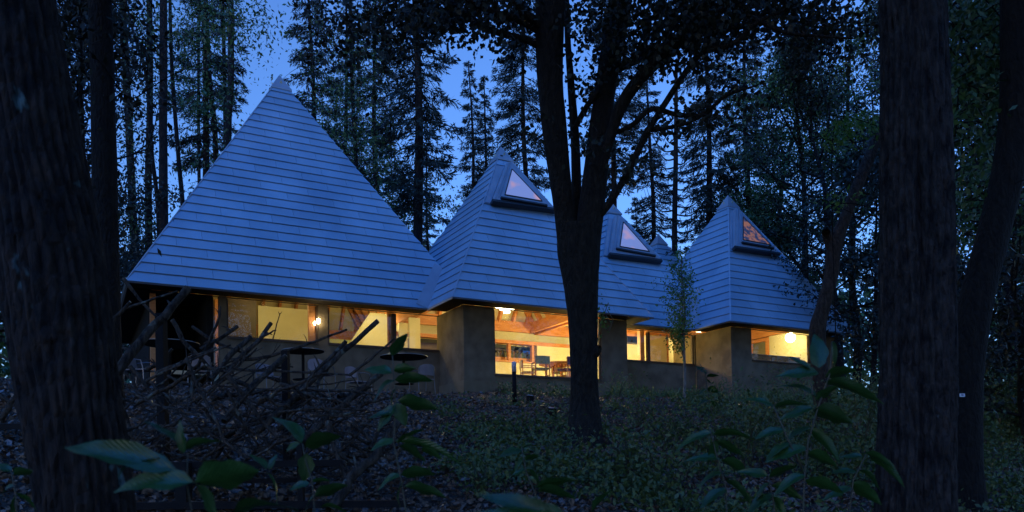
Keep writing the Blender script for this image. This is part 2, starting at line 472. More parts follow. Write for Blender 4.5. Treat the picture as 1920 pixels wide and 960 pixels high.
# hip trims, finial caps, valley flashing
for i, (cu, cv, s, h) in enumerate(PY):
    apex = np.array([cu, cv, H + h])
    for dx, dy in ((-1, -1), (1, -1), (-1, 1), (1, 1)):
        c = np.array([cu + dx * s, cv + dy * s, H])
        pts = [c + (apex - c) * t for t in np.linspace(0, 1, 60)]
        run = []
        for p in pts:
            cov = any(all(n_ @ p < d - .02 for n_, d in planes(j)) for j in range(len(PY)) if j != i)
            if cov: break
            run.append(p)
        if len(run) > 2:
            nn = np.array([dx, dy, 1.0]) * .02
            MB().bar(run[0] - OFFS + nn * .6, run[-1] - OFFS + nn * .6, .045, .03, up=(dx * .3, dy * .3, 1)).build('hip_trim', M_TRIM, roofs[i])
    cs = .26 if i else .28
    top = apex + ZZ * .14; z0 = H + h - cs * h / s
    cap = MB()
    e = cs + .06; z0 += .03
    base = [np.array([cu + a_ * e, cv + b_ * e, z0]) - OFFS for a_, b_ in ((-1, -1), (1, -1), (1, 1), (-1, 1))]
    low = [p - ZZ * .045 for p in base]
    cap.add(base + low + [top - OFFS], [(0, 1, 8), (1, 2, 8), (2, 3, 8), (3, 0, 8), (0, 4, 5, 1), (1, 5, 6, 2), (2, 6, 7, 3), (3, 7, 4, 0), (7, 6, 5, 4)])
    cap.build('finial_cap', M_TRIM, roofs[i])
def valley(i, side_i, j, side_j, wi, wj):
    Oi, Ai, Bi, Ni, Li, si = face_frame(i, side_i); Oj, Aj, Bj, Nj, Lj, sj = face_frame(j, side_j)
    d = np.cross(Ni, Nj); d /= np.linalg.norm(d)
    if d[2] < 0: d = -d
    A_ = np.array([Ni, Nj, [0, 0, 1]]); p0 = np.linalg.solve(A_, [Ni @ Oi, Nj @ Oj, H - .02])
    t = 0
    while t < 9:
        p = p0 + d * t
        if any(n_ @ p > dd + .01 for n_, dd in planes(i)) or any(n_ @ p > dd + .01 for n_, dd in planes(j)): break
        t += .05
    e = p0 + d * t
    for (N, O, wdt, other) in ((Ni, Oi, wi, Nj), (Nj, Oj, wj, Ni)):
        sd_ = np.cross(N, d); 
        if sd_ @ other < 0: sd_ = -sd_
        q = [p0, p0 + sd_ * wdt, e + sd_ * wdt * .75, e]
        MB().prism([x - OFFS for x in q], N, .046, .054).build('valley_flashing', M_TRIM, roofs[i])
valley(0, 'front', 1, 'left', .40, .03)
valley(2, 'front', 3, 'left', .26, .30)
def painted_pane_mat(i):  # emission paints the lit room and sky reflection onto the glass
    M = mat('glow painted skylight pane %d' % i, (.06, .07, .09), rough=.04, spec=1)
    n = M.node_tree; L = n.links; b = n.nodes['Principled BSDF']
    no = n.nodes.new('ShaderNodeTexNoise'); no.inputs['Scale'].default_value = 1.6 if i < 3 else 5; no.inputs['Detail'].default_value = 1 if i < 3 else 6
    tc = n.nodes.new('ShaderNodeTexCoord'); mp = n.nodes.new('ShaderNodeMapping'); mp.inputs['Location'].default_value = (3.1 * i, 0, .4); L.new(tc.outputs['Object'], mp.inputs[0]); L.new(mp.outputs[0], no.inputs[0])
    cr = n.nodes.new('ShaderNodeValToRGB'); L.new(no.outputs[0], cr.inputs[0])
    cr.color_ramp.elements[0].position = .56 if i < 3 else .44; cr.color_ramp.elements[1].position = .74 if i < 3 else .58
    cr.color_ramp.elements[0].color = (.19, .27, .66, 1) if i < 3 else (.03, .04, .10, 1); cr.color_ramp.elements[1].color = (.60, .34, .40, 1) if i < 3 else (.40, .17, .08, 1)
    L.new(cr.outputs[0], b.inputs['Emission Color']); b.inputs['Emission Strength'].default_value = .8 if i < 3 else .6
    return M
# skylights: raised curbs with a triangular pane
SKP = {1: dict(curb=((923.8, 373.5), (1040.4, 390), (960, 303), (949, 306)), frame=((939.4, 368.3), (1025.8, 383), (959, 309)), pane=((947, 365), (1016.5, 377), (960, 317))),
       2: dict(curb=((1143.8, 473.5), (1239.6, 486), (1160.5, 403), (1153.5, 404)), frame=((1156, 464), (1229, 477.7), (1165.4, 409.5)), pane=((1162.5, 462), (1217.7, 471.5), (1168.8, 416.3))),
       3: dict(curb=((1378, 460.8), (1461, 473.3), (1386, 391), (1379.5, 389)), frame=((1391.5, 452.5), (1450.8, 463), (1390.4, 399)), pane=((1393.5, 449.4), (1444.6, 458.8), (1393.5, 406.7)))}
for i, (al, ar_, b0) in SKY.items():
    O, A, B, N, L, s = face_frame(i, 'front')
    def PX(lst, off):
        out = []
        for px, py in lst:
            d = ray(*([px, py])); d = np.array([d @ EX, d @ EY, d[2]])
            q = O + N * off; out.append(d * ((q @ N) / (d @ N)) - N * off)
        return out
    cu4 = PX(SKP[i]['curb'], .22)
    sk_ = MB().prism([p - OFFS for p in cu4], N, .02, .22).build('skylight', M_TRIM, broot)
    bl, br_, tr_, tl_ = cu4
    lo = (bl - O) @ B
    hb = O - A * (s * (1 - lo / L) - .02) + B * lo; ht = O - A * (s * (1 - ((tl_ - O) @ B) / L) - .01) + B * ((tl_ - O) @ B)
    MB().prism([p - OFFS for p in (hb, bl - A * .015, tl_ - A * .01, ht)], N, .04, .062).build('side_flashing', M_TRIM, sk_)
    mid = lambda p, q, t: p + (q - p) * t
    for t_ in (.35, .7):
        MB().bar(mid(bl, PX(SKP[i]['frame'][:1], .22)[0], t_) - OFFS + N * .23, mid(tl_, tr_, .3 + t_ * .5) - OFFS + N * .23, .02, .03, up=N).build('standing_seam', M_TRIM, sk_)
    fr3 = PX(SKP[i]['frame'], .29)
    MB().prism([p - OFFS for p in fr3], N, .222, .29).build('frame', M_TRIM, sk_)
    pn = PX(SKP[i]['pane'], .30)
    MB().prism([p - OFFS for p in pn], N, .292, .30).build('pane', painted_pane_mat(i), sk_)
    for u_, v_ in ((pn[0], pn[1]), (pn[1], pn[2]), (pn[2], pn[0])):
        MB().bar(u_ - OFFS + N * .30, v_ - OFFS + N * .30, .03, .03, up=N).build('glazing_bead', M_DARKM, sk_)
    e_ = br_ - bl; dn = -B
    MB().prism([p - OFFS for p in (bl + dn * .10 - A * .02, br_ + dn * .10 + A * .03, br_ + A * .03, bl - A * .02)], N, .05, .235).build('gutter', M_DARKM, sk_)
    MB().prism([p - OFFS for p in (fr3[0] + dn * .07, fr3[1] + dn * .07, fr3[1], fr3[0])], N, .225, .30).build('sill', M_DARKM, sk_)
# eaves: soffits and fascia boards
sof = MB(); D = .62; T = .2
E_ = {i: (PY[i][0] - PY[i][2], PY[i][0] + PY[i][2], PY[i][1] - PY[i][2], PY[i][1] + PY[i][2]) for i in range(len(PY))}
e0, e1, e2, e3 = E_[0], E_[1], E_[2], E_[3]
so_z = (4.985, 5.02)
def soffit(u0, u1, v0, v1): MB_ = MB(); LB(MB_, u0, u1, v0, v1, *so_z); MB_.build('soffit', M_SOFF, broot)
soffit(e0[0] + .03, e1[0] + .02, e0[2] + .03, e0[2] + D)
soffit(e0[0] + .03, e0[0] + D, e0[2] + D + .002, e0[3] - .03)
soffit(e1[0] + .03, e1[1] - .03, e1[2] + .03, e1[2] + D)
soffit(e1[0] + .03, e1[0] + D, e1[2] + D + .002, e0[2] + .02)
soffit(e1[1] - D, e1[1] - .03, e1[2] + D + .002, e2[2] + .02)
soffit(e1[1] - .1, e3[0] + .02, e2[2] + .03, e2[2] + D)
soffit(e3[0] + .03, e3[1] - .03, e3[2] + .03, e3[2] + D)
soffit(e3[0] + .03, e3[0] + D, e3[2] + D + .002, e2[2] + .02)
soffit(e3[1] - D, e3[1] - .03, e3[2] + D + .002, e3[3] - .03)
def fascia(p, q, m_): MB().bar(Lc(*p, 4.992), Lc(*q, 4.992), .03, .05 if m_ is M_FASCIA else .03).build('fascia_board', m_, broot)
fascia((e0[0], e0[2]), (e1[0], e0[2]), M_ROOFD)
fascia((e1[0] - .012, e1[2]), (e1[0] - .012, e0[2] + .05), M_FASCIA)
fascia((e1[0], e1[2] - .012), (e1[1], e1[2] - .012), M_ROOFD)
fascia((e1[1], e2[2]), (e3[0], e2[2]), M_ROOFD)
fascia((e3[0] - .012, e3[2]), (e3[0] - .012, e2[2] + .05), M_WOODD)
fascia((e3[0], e3[2] - .012), (e3[1], e3[2] - .012), M_ROOFD)
# walls (outer face D in from the eave, T thick)
def wall(u0, u1, v0, v1, z0, z1, m_=M_EARTH, name='wall'):
    b_ = MB(); LB(b_, u0, u1, v0, v1, z0, z1); return b_.build(name, m_, broot)
ZT = 4.982
f0 = e0[2] + D; f1 = e1[2] + D; f2 = e2[2] + D; f3 = e3[2] + D
l1 = e1[0] + D; r1 = e1[1] - D; l3 = e3[0] + D; r3 = e3[1] - D
SL = 3.86
def window(u0, u1, v, z0, z1, bars=(), fr=.05, m_=M_WOODD, name='window'):
    b_ = MB(); y0, y1 = v + .05, v + .12
    LB(b_, u0, u1, y0, y1, z0, z0 + fr); LB(b_, u0, u1, y0, y1, z1 - min(fr, .02), z1)
    LB(b_, u0, u0 + fr, y0 + .002, y1 - .002, z0 + fr, z1 - fr); LB(b_, u1 - fr, u1, y0 + .002, y1 - .002, z0 + fr, z1 - fr)
    wd = b_.build(name, m_, broot)
    edges = [u0 + fr]
    for (c, wd_) in bars:
        x = MB(); LB(x, c - wd_ / 2, c + wd_ / 2, y0 - .02, y1 + .03, z0 + fr, z1 - fr); x.build('mullion', m_, wd)
        edges += [c - wd_ / 2, c + wd_ / 2]
    edges.append(u1 - fr)
    for q0, q1 in zip(edges[::2], edges[1::2]):
        x = MB(); LB(x, q0, q1, v + .08, v + .088, z0 + fr, z1 - fr); x.build('pane', M_GLASS, wd)
    x = MB(); LB(x, u0, u1, v - .025, v + .048, z0 - .03, z0 - .002); x.build('sill', M_WOODD, wd)
    return wd
def U_(px, py, v): return onv(px, py, v)[0]
# first pyramid front
uA0, uA1 = U_(425, 600, f0), U_(597, 610, f0)
uB0, uB1 = U_(615, 610, f0), U_(829, 620, f0)
uJ0, uJ1 = U_(400, 600, f0), U_(411, 600, f0)
wall(uJ1, uA0, f0, f0 + T, ZB - .4, ZT)
wall(uA0, uB1, f0 + .004, f0 + T, ZB - .4, SL - .03)
wall(uA1, uB0, f0 + .002, f0 + T, SL - .03, ZT)
wall(uB1, l1 + .02, f0, f0 + T, ZB - .4, ZT)
window(uA0, uA1, f0, SL, ZT)
um = U_(740, 610, f0)
window(uB0, uB1, f0, SL, ZT, bars=((um, .13),))
window(uJ0, uJ1, f0, ZB + .05, ZT, fr=.012, name='side_light')
wall(uJ0, uJ1, f0 + .01, f0 + T, ZB - .4, ZB + .05)
x = MB(); LB(x, U_(403, 600, 24.35), U_(413, 600, 24.35), 24.35, 24.5, ZF, 5.3); x.build('door_jamb_post', M_WOOD, broot)
wall(U_(396, 600, 24.45), U_(402.3, 600, 24.45), 24.45, 24.5, ZF, 5.3, M_CREAM, 'interior_wall')
x = MB(); LB(x, uA1 - .24, uA1 - .03, f0 + .15, f0 + .27, ZF, 5.3); x.build('post', M_WOOD, broot)
x = MB(); LB(x, um - .13, um - .01, f0 + .17, f0 + .3, ZF, 5.3); x.build('post', M_WOOD, broot)
# open porch at the left end
pv = f0 + 2.6
wall(e0[0] + D, uJ0 - .02, pv, pv + .15, ZB - .3, ZT, M_PORCH, 'porch_wall')
wall(uJ0 - .16, uJ0 - .01, f0 + .02, pv - .01, ZB - .3, 4.953, M_PORCH, 'porch_wall')
x = MB(); LB(x, e0[0] + .06, uJ0 - .02, f0 + .02, pv + .1, 4.955, 4.98); x.build('porch_ceiling', M_PORCH, broot)
wall(e0[0] + D, e0[0] + D + .15, f0 + 1.0, pv - .01, ZB - .3, 4.953, M_PORCH, 'porch_wall')
pu = U_(287, 640, f0 + .3)
x = MB(); LB(x, pu - .07, pu + .07, f0 + .25, f0 + .39, ZB - .1, ZT); x.build('porch_post', M_WOOD, broot)
x = MB(); LB(x, e0[0] + .1, uJ0 - .02, f0 - .3, pv, ZB - .12, ZB - .02); x.build('porch_floor', M_PLINTH, broot)
# left and back walls of the first pyramid
wall(e0[0] + D, e0[0] + D + T, pv + .16, e0[3] - D, ZB - .3, ZT, M_PORCH)  # plaster wall given the near-black porch colour
wall(e0[0] + D + T, e0[1] - D, e0[3] - D - T, e0[3] - D, ZB - .3, ZT)
wall(e0[1] - D - T, e0[1] - D, e1[3] - D + .01, e0[3] - D - T, ZB - .3, ZT)
# second pyramid
wall(l1, l1 + T, f1 + T, f0 - .002, ZB - .3, ZT)
uC0, uC1 = U_(927, 640, f1), U_(1128, 650, f1)
wall(l1, uC0, f1, f1 + T, ZB - .3, ZT)
wall(uC0, uC1, f1 + .002, f1 + T, ZB - .3, 2.93)
wall(uC1, r1, f1, f1 + T, ZB - .3, ZT)
window(uC0, uC1, f1, 2.96, ZT, fr=.05)
wall(r1 - T, r1, f1 + T, f2 - .002, ZB - .3, ZT)
pl = MB(); LB(pl, l1 - .035, r1 + .035, f1 - .035, f1 - .002, ZB - .3, 2.76); LB(pl, l1 - .035, l1 - .002, f1 - .001, f0 - .002, ZB - .3, 2.758); pl.build('plinth', M_PLINTH, broot)
# third
uD0, uD1 = r1 + .02, l3 - .06
wall(r1, l3, f2 + .002, f2 + T, ZB - .3, SL - .03)
wall(uD1, l3, f2, f2 + T, SL - .03, ZT, M_WOODD)
um = U_(1217, 640, f2)
window(uD0, uD1, f2, SL, ZT, bars=((um + .02, .1),))
x = MB(); LB(x, um - .24, um - .05, f2 + .2, f2 + .36, ZF, 5.35); x.build('post', M_WOOD, broot)
# fourth
wall(l3, l3 + T, f3 + T, f2 - .004, ZB - .3, ZT)
uE0, uE1 = U_(1409, 640, f3), U_(1521, 650, f3)
wall(l3, uE0, f3, f3 + T, ZB - .3, ZT)
wall(uE0, uE1, f3 + .002, f3 + T, ZB - .3, SL - .03)
wall(uE1, r3, f3, f3 + T, ZB - .3, ZT)
window(uE0, uE1, f3, SL, ZT, fr=.03)
wall(r3 - T, r3, f3 + T, e3[3] - D, ZB - .3, ZT)
wall(l3, r3 - T, e3[3] - D - T, e3[3] - D, ZB - .3, ZT + .3, M_CREAM, 'interior_wall')
# back walls of second and third
bw = e1[3] - D
wall(l1 - .3, r1 + .01, bw - T, bw, ZB - .3, 4.30, M_CREAM, 'interior_wall')
wall(l1 - .3, r1 + .01, bw - T - .06, bw, 4.303, 4.36, M_WOOD, 'counter_rail')
wall(l1 - .3, e2[1] - D, bw - T - .04, bw, 5.03, 5.16, M_WOOD, 'lintel')
for px in (955, 999):
    u = U_(px, 655, bw - .15); x = MB(); LB(x, u - .055, u + .055, bw - .17, bw - .03, 4.363, 5.027); x.build('post', M_WOOD, broot)
wall(r1 + .013, e2[1] - D, bw - T, bw, ZB - .3, 5.027, M_CREAM, 'interior_wall')
x = MB(); LB(x, l1 - .3, r1, bw + .9, bw + 1.0, 4.72, 5.15); x.build('roller_blind', mat('brown blind', (.16, .11, .085), (.22, .15, .12), scale=3), broot)
x = MB(); LB(x, l1 - .3, r1 + .3, bw + 1.6, bw + 1.7, 3.0, 5.3); x.build('rear_wall', M_PORCH, broot)
wall(e2[1] - D - T, e2[1] - D, e3[3] - D + .01, bw - T, ZB - .3, ZT)
# floors
for k, (a0, a1, b0, b1) in enumerate(((e0[0] + D + T, e0[1] - D - T, f0 + T, e0[3] - D - T), (l1 + T, r1 - T, f1 + T, bw - T), (r1 - T, e2[1] - D - T, f2 + T, bw - T), (l3 + T, r3 - T, f3 + T, e3[3] - D - T))):
    x = MB(); LB(x, a0, a1, b0, b1, ZF - .1, ZF - .004 * k); x.build('floor', M_FLOOR, broot)
# rear pyramids stand on plain walls
for i in (4, 5):
    a0, a1, b0, b1 = E_[i]
    wall(a0 + .5, a1 - .5, b0 + .5, b1 - .5, ZB - .3, 5.05)
# ring beams and rafters
for i in range(4):
    a0, a1, b0, b1 = E_[i]; q = .92; z0, z1 = 5.46, 5.86
    br = .12
    def beam(u0, u1, v0, v1):
        x = MB(); LB(x, u0, u1, v0, v1, z0, z1); x.build('ring_beam', M_WOOD, broot)
    beam(a0 + q, a1 - q, b1 - q - br, b1 - q)
    beam(a0 + q, a1 - q, b0 + q, b0 + q + br)
    beam(a0 + q, a0 + q + br, b0 + q + br + .003, b1 - q - br - .003)
    beam(a1 - q - br, a1 - q, b0 + q + br + .003, b1 - q - br - .003)
    for side in DIRS:
        O, A, B, N, L, s = face_frame(i, side)
        if side == 'front': continue
        for a in np.arange(-s + 1.15, s - 1.0, .62):
            bt = (1 - abs(a) / s) * L - .35; bs = .95 / s * L * (s / L) / (s / L)
            bs = 1.12
            if bt - bs < .4: continue
            p0 = O + A * a + B * bs - N * .42; p1 = O + A * a + B * bt - N * .42
            mid = (p0 + p1) / 2
            if any(all(n_ @ p0 < d - .3 for n_, d in planes(j)) for j in range(4) if j != i): continue
            MB().bar(p0 - OFFS, p1 - OFFS, .09, .2, up=N).build('rafter', M_WOOD, broot)
    for dx, dy in ((-1, 1), (1, 1), (1, -1), (-1, -1)):
        c = np.array([PY[i][0] + dx * (s - .9), PY[i][1] + dy * (s - .9), 5.80]); t = np.array([PY[i][0], PY[i][1], H + PY[i][3] - .7])
        MB().bar(c - OFFS, t - OFFS, .13, .24).build('hip_rafter', M_WOOD, broot)
# interior partitions of the first pyramid
wall(U_(484, 600, 25.4), U_(604, 600, 25.4), 25.4, 25.5, ZF, 5.44, M_CREAM, 'interior_wall')
wall(uJ1 + .3, U_(481, 600, 24.6), 24.6, 24.7, ZF, 5.44, mat('added dark backing boards', (.03, .016, .01), (.05, .028, .016), scale=3), 'interior_wall')  # dark partition added so the sky reflection shows in the pane
A_ = onv(645, 660, 25.0); B_ = onv(694, 582, 25.0); C_ = onv(733, 583, 25.0); Dd = onv(733, 665, 25.0)
pts = [Lc(A_[0] - .4, 25.0, 3.5), Lc(Dd[0], 25.0, 3.5), Lc(C_[0], 25.0, 5.44), Lc(B_[0], 25.0, 5.44)]
MB().prism(pts, (0, 1, 0), 0, .1).build('interior_wall', M_CREAM, broot)  # slanted edge of this wall shapes a diagonal shadow boundary
wall(U_(604, 620, 28.5), U_(735, 620, 28.5), 28.5, 28.6, ZF, 5.1, mat('shade tinted sage wall', (.30, .33, .16), (.36, .38, .20), scale=2), 'interior_wall')  # greenish colour paints the shaded plane beside the slanted edge
wall(U_(748, 620, 26.2), U_(764, 620, 26.2), 26.2, 26.3, ZF, 5.44, M_CREAM, 'interior_wall')
wall(U_(768, 620, 25.2), U_(788, 620, 25.2), 25.2, 25.3, ZF, 5.44, M_CREAM, 'interior_wall')
wall(U_(768, 620, 28.0), U_(830, 620, 28.0), 28.0, 28.1, 5.1, 5.5, M_CREAM, 'interior_wall')
# third pyramid: partitions, door
wall(19.04, 19.95, 23.4, 23.5, ZF, 5.18, M_CREAM, 'interior_wall')
wall(19.04, 19.14, 23.503, 25.4, ZF, 5.18, M_CREAM, 'interior_wall')
wall(20.35, 21.6, 23.4, 23.5, ZF, 5.18, M_CREAM, 'interior_wall')
wall(19.0, 21.7, 23.38, 23.52, 5.183, 5.45, M_WOOD, 'partition_beam')
wall(19.0, 19.14, 23.523, 25.5, 5.183, 5.45, M_WOOD, 'partition_beam')
x = MB(); LB(x, 19.96, 20.02, 23.38, 23.5, ZF, 5.18); x.build('door_frame', M_WOOD, broot)
x = MB(); LB(x, 20.03, 20.4, 24.6, 24.66, ZF, 4.62); x.build('inner_door', mat('grey door', (.10, .11, .12)), broot)
wall(19.95, 21.5, 24.7, 24.78, ZF, 5.4, M_CREAM, 'interior_wall')
# fourth room: cream lining of the right wall with a framed door in it
wall(25.05, 25.1, f3 + T, 23.0, ZF, 5.5, M_CREAM, 'interior_wall')
x = MB(); LB(x, 25.0, 25.1, 23.003, 23.16, ZF, 5.44); LB(x, 25.0, 25.1, 23.163, 24.3, 5.30, 5.44); LB(x, 25.0, 25.1, 23.90, 24.05, ZF, 5.297); x.build('door_frame', M_WOOD, broot)
x = MB(); LB(x, 25.04, 25.08, 23.165, 23.89, ZF, 5.29); x.build('inner_door', mat('grey green door', (.13, .12, .08), (.17, .15, .10), scale=2), broot)
x = MB(); LB(x, 25.04, 25.09, 24.06, 24.8, ZF, 5.4); x.build('glazed_screen', M_BOOK, broot)
# ------------------------------------------------------------------ lamps and lights that hang in the rooms
def bw_(u, v, z): return W(u, v, z)
def plight(name, p, e, c=(1, .83, .34), r=.12, parent=None):
    l = bpy.data.lights.new(name, 'POINT'); l.energy = e; l.color = c; l.shadow_soft_size = r
    o = bpy.data.objects.new(name, l); col.objects.link(o)
    if parent is not None: o.parent = parent
    o.location = tuple(map(float, p)); return o
G_WHITE = glow('pendant shade glow', (1, .86, .62), 9)
G_GLOBE = glow('globe lamp glow', (1, .80, .45), 14)
EN = 50
p = at(950, 586, 26.6)
pend = thing('pendant_lamp', 'white louvred pendant lamp of stacked discs glowing behind the large middle window', 'lamp', p)
for r, z0, z1 in ((.11, 0, .16), (.27, .12, .2), (.40, .2, .26), (.46, .26, .30), (.30, .30, .36), (.14, .36, .45)):
    MB().lathe([(.01, z0), (r, z0), (r, z1), (.01, z1)], 24).build('shade_disc', G_WHITE, pend)
MB().tube([(0, 0, .45), (0, 0, 4.6)], .008, 6).build('cord', M_STEEL, pend)
plight('pendant_light', (0, 0, -.25), EN * 2.0, parent=pend)
plight('pendant_uplight', (0, 0, .9), EN * 1.6, parent=pend)
p = at(1482, 633, 0) ; t = (f3 + 1.0) / (ray(1482, 633) @ EY); p = ray(1482, 633) * t
gl = thing('globe_lamp', 'round white globe lamp glowing in the right-hand window', 'lamp', p)
MB().lathe([(.19 * math.sin(a) + .001, .19 * -math.cos(a)) for a in np.linspace(0, math.pi, 16)], 24).build('globe', G_GLOBE, gl, True)
MB().tube([(0, 0, .18), (0, 0, 1.4)], .008, 6).build('cord', M_STEEL, gl)
plight('globe_light', (-.25, .5, .1), EN * 1.8, parent=gl)
t = (f0 - .10) / (ray(597, 602) @ EY); p = ray(597, 602) * t
wl = thing('wall_lamp', 'small bright bracket lamp beside the timber post in the left wing window', 'lamp', p)
MB().lathe([(.001, -.08), (.035, -.06), (.045, 0), (.035, .06), (.001, .08)], 12).build('bulb', glow('bare bulb glow', (1, .85, .5), 60), wl, True)
MB().tube([(0, .03, 0), (-.03, .10, 0)], .012, 6).build('bracket', M_STEEL, wl)
plight('wall_lamp_light', (0, -.02, 0), EN * .10, r=.05, parent=wl)
lamp0 = None
for k, (u, v, z, e, lb) in enumerate(((4.9, 23.6, 5.15, .9, 'small disc ceiling lamp over the left room of the left wing'), (8.6, 23.7, 5.15, .72, 'small disc ceiling lamp over the middle room of the left wing'), (9.6, 26.8, 5.2, .8, 'small disc ceiling lamp at the back of the left wing'), (16.5, 23.6, 4.6, 4.0, 'small disc ceiling lamp tucked behind the pier left of the sapling window'), (18.9, 25.9, 5.2, .7, 'small disc ceiling lamp at the back of the room behind the sapling'), (22.0, 23.9, 5.3, .9, 'small disc ceiling lamp in the right-hand pyramid room'))):
    if lamp0 is None:
        o = lamp0 = thing('ceiling_lamp', lb, 'lamp', W(u, v, z + .25))
        MB().lathe([(.001, -.03), (.12, -.02), (.13, .02), (.001, .03)], 20).build('diffuser', glow('ceiling lamp glow', (1, .8, .5), 6), o)
        MB().tube([(0, 0, .03), (0, 0, 1.2)], .008, 6).build('cord', M_STEEL, o)
        plight('lamp_light', (0, 0, -.25), EN * .95, parent=o)
    else:
        o = dup(lamp0, W(u, v, z + .25), 0, lb)
        for c_ in o.children:
            if c_.type == 'LIGHT': c_.data = c_.data.copy(); c_.data.energy = EN * e * 1.9
t = 23.9 / (ray(1183, 638) @ EY); p = ray(1183, 638) * t
spk = thing('wall_speaker', 'grey box speaker fixed high on the cream wall left of the middle post', 'speaker', p, TH)
x = MB().box(-.30, .30, -.14, .12, -.13, .13); x.build('cabinet', mat('speaker grey', (.10, .10, .11)), spk)
x = MB().box(-.27, .27, -.16, -.143, -.1, .1); x.build('grille', M_STEEL, spk)
# counter with tiles under the right window
cab = thing('low_cupboard', 'low cupboard with three brown panels along the sill of the right-hand window', 'cupboard', W(uE0 + 1.3, f3 + .55, ZF), TH)
MB().box(-1.45, 1.6, -.2, .2, 1.22, 1.25).build('top', M_FASCIA, cab)
MB().box(-1.45, 1.6, -.17, .2, 0, 1.217).build('carcass', M_WOODD, cab)
for k in range(4): MB().box(-1.43 + k * .75, -1.43 + k * .75 + .73, -.19, -.172, .1, 1.2).build('panel', mat('cupboard panel %d' % k, (.40, .25, .13), (.45, .29, .16), scale=4), cab)
# ------------------------------------------------------------------ reading room furniture
M_GREENF = mat('olive seat fabric', (.20, .22, .10), (.26, .28, .13), rough=.9, scale=20)
def wood_chair(label, loc, rz, fab=M_GREENF, group='wooden chairs round the table'):
    t = thing('wooden_chair', label, 'chair', loc, rz, group)
    for sx in (-1, 1):
        for sy in (-1, 1):
            MB().tube([(sx * .23, sy * .21, 0), (sx * .23, sy * .21, .62 if sy < 0 else .80)], .018, 8).build('leg', M_WOOD, t)
        MB().bar((sx * .23, -.24, .63), (sx * .23, .23, .63), .05, .025).build('armrest', M_WOOD, t)
        MB().bar((sx * .23, -.2, .22), (sx * .23, .2, .22), .02, .03).build('stretcher', M_WOOD, t)
    MB().box(-.22, .22, -.22, .2, .40, .45).build('seat', fab, t)
    c = MB()
    N_ = 8
    pts = [(-.24 + .48 * k / N_, .21 + .04 * math.sin(math.pi * k / N_)) for k in range(N_ + 1)]
    V_ = [(x_, y_, z_) for z_ in (.56, .82) for x_, y_ in pts] + [(x_, y_ + .03, z_) for z_ in (.56, .82) for x_, y_ in pts]
    n_ = N_ + 1; F_ = []
    for k in range(N_):
        F_ += [(k, k + 1, n_ + k + 1, n_ + k), (2 * n_ + k, 3 * n_ + k, 3 * n_ + k + 1, 2 * n_ + k + 1), (k, 2 * n_ + k, 2 * n_ + k + 1, k + 1), (n_ + k, n_ + k + 1, 3 * n_ + k + 1, 3 * n_ + k)]
    c.add(V_, F_).build('backrest', fab, t)
    return t
def inside(px, dist_v, z=ZF):
    r_ = ray(px, 700); p_ = r_ * (dist_v / (r_ @ EY)); p_[2] = z; return p_
tb = thing('round_table', 'round wooden dining table seen through the large middle window', 'table', inside(1046, 22.2))
MB().lathe([(.001, .70), (.62, .70), (.64, .72), (.62, .745), (.001, .745)], 32).build('tabletop', M_WOOD, tb)
for k in range(4):
    q = k * math.pi / 2 + .3
    MB().tube([(.42 * math.cos(q), .42 * math.sin(q), 0), (.40 * math.cos(q), .40 * math.sin(q), .70)], .028, 8).build('leg', M_WOOD, tb)
    MB().bar((.42 * math.cos(q), .42 * math.sin(q), .5), (.1 * math.cos(q), .1 * math.sin(q), .69), .03, .03).build('brace', M_WOOD, tb)
wood_chair('wooden armchair with an olive backrest turned to the large window', inside(1014, 21.55), TH + 2.9)
wood_chair('wooden armchair with a pale cushion set left of the round table', inside(990, 22.5), TH + 1.2, M_FASCIA)
wood_chair('wooden armchair behind the round table facing the window', inside(1052, 23.1), TH + .2)
wood_chair('wooden armchair with a dark seat half hidden by the tree trunk', inside(1062, 21.4), TH + 3.5, mat('purple cushion', (.10, .03, .16)))
# book cabinet in green, seen through the left wing
cb = thing('green_cabinet', 'green slatted cabinet at the right end of the left wing window', 'cabinet', W(U_(806, 650, 25.6), 25.6, ZF), TH)
MB().box(-.3, .3, -.2, .2, 0, 1.36).build('carcass', M_BOOK, cb)
for k in range(7): MB().box(-.22 + k * .07, -.17 + k * .07, -.23, -.203, .1, 1.34).build('slat', mat('green slat %d' % k, (.05, .14, .04)), cb)
MB().box(-.32, .3, -.24, .2, 1.363, 1.39).build('top', M_FASCIA, cb)
shelf = thing('bookshelf', 'low shelf full of books against the back wall behind the round table', 'bookshelf', W(15.2, bw + .12, ZF), TH)
MB().box(-1.6, 1.6, 0, .25, 0, 1.62).build('carcass', M_WOOD, shelf)
rb = random.Random(4)
bcols = [mat('book %d' % k, c) for k, c in enumerate(((.10, .04, .03), (.02, .03, .08), (.12, .10, .06), (.02, .06, .035), (.03, .03, .03), (.04, .06, .03)))]
xx = -1.5
while xx < 1.5:
    wd = rb.uniform(.03, .07); hh = rb.uniform(.2, .34)
    MB().box(xx, xx + wd - .004, .02, .2, 1.623, 1.623 + hh * .8).build('book', bcols[rb.randrange(6)], shelf); xx += wd
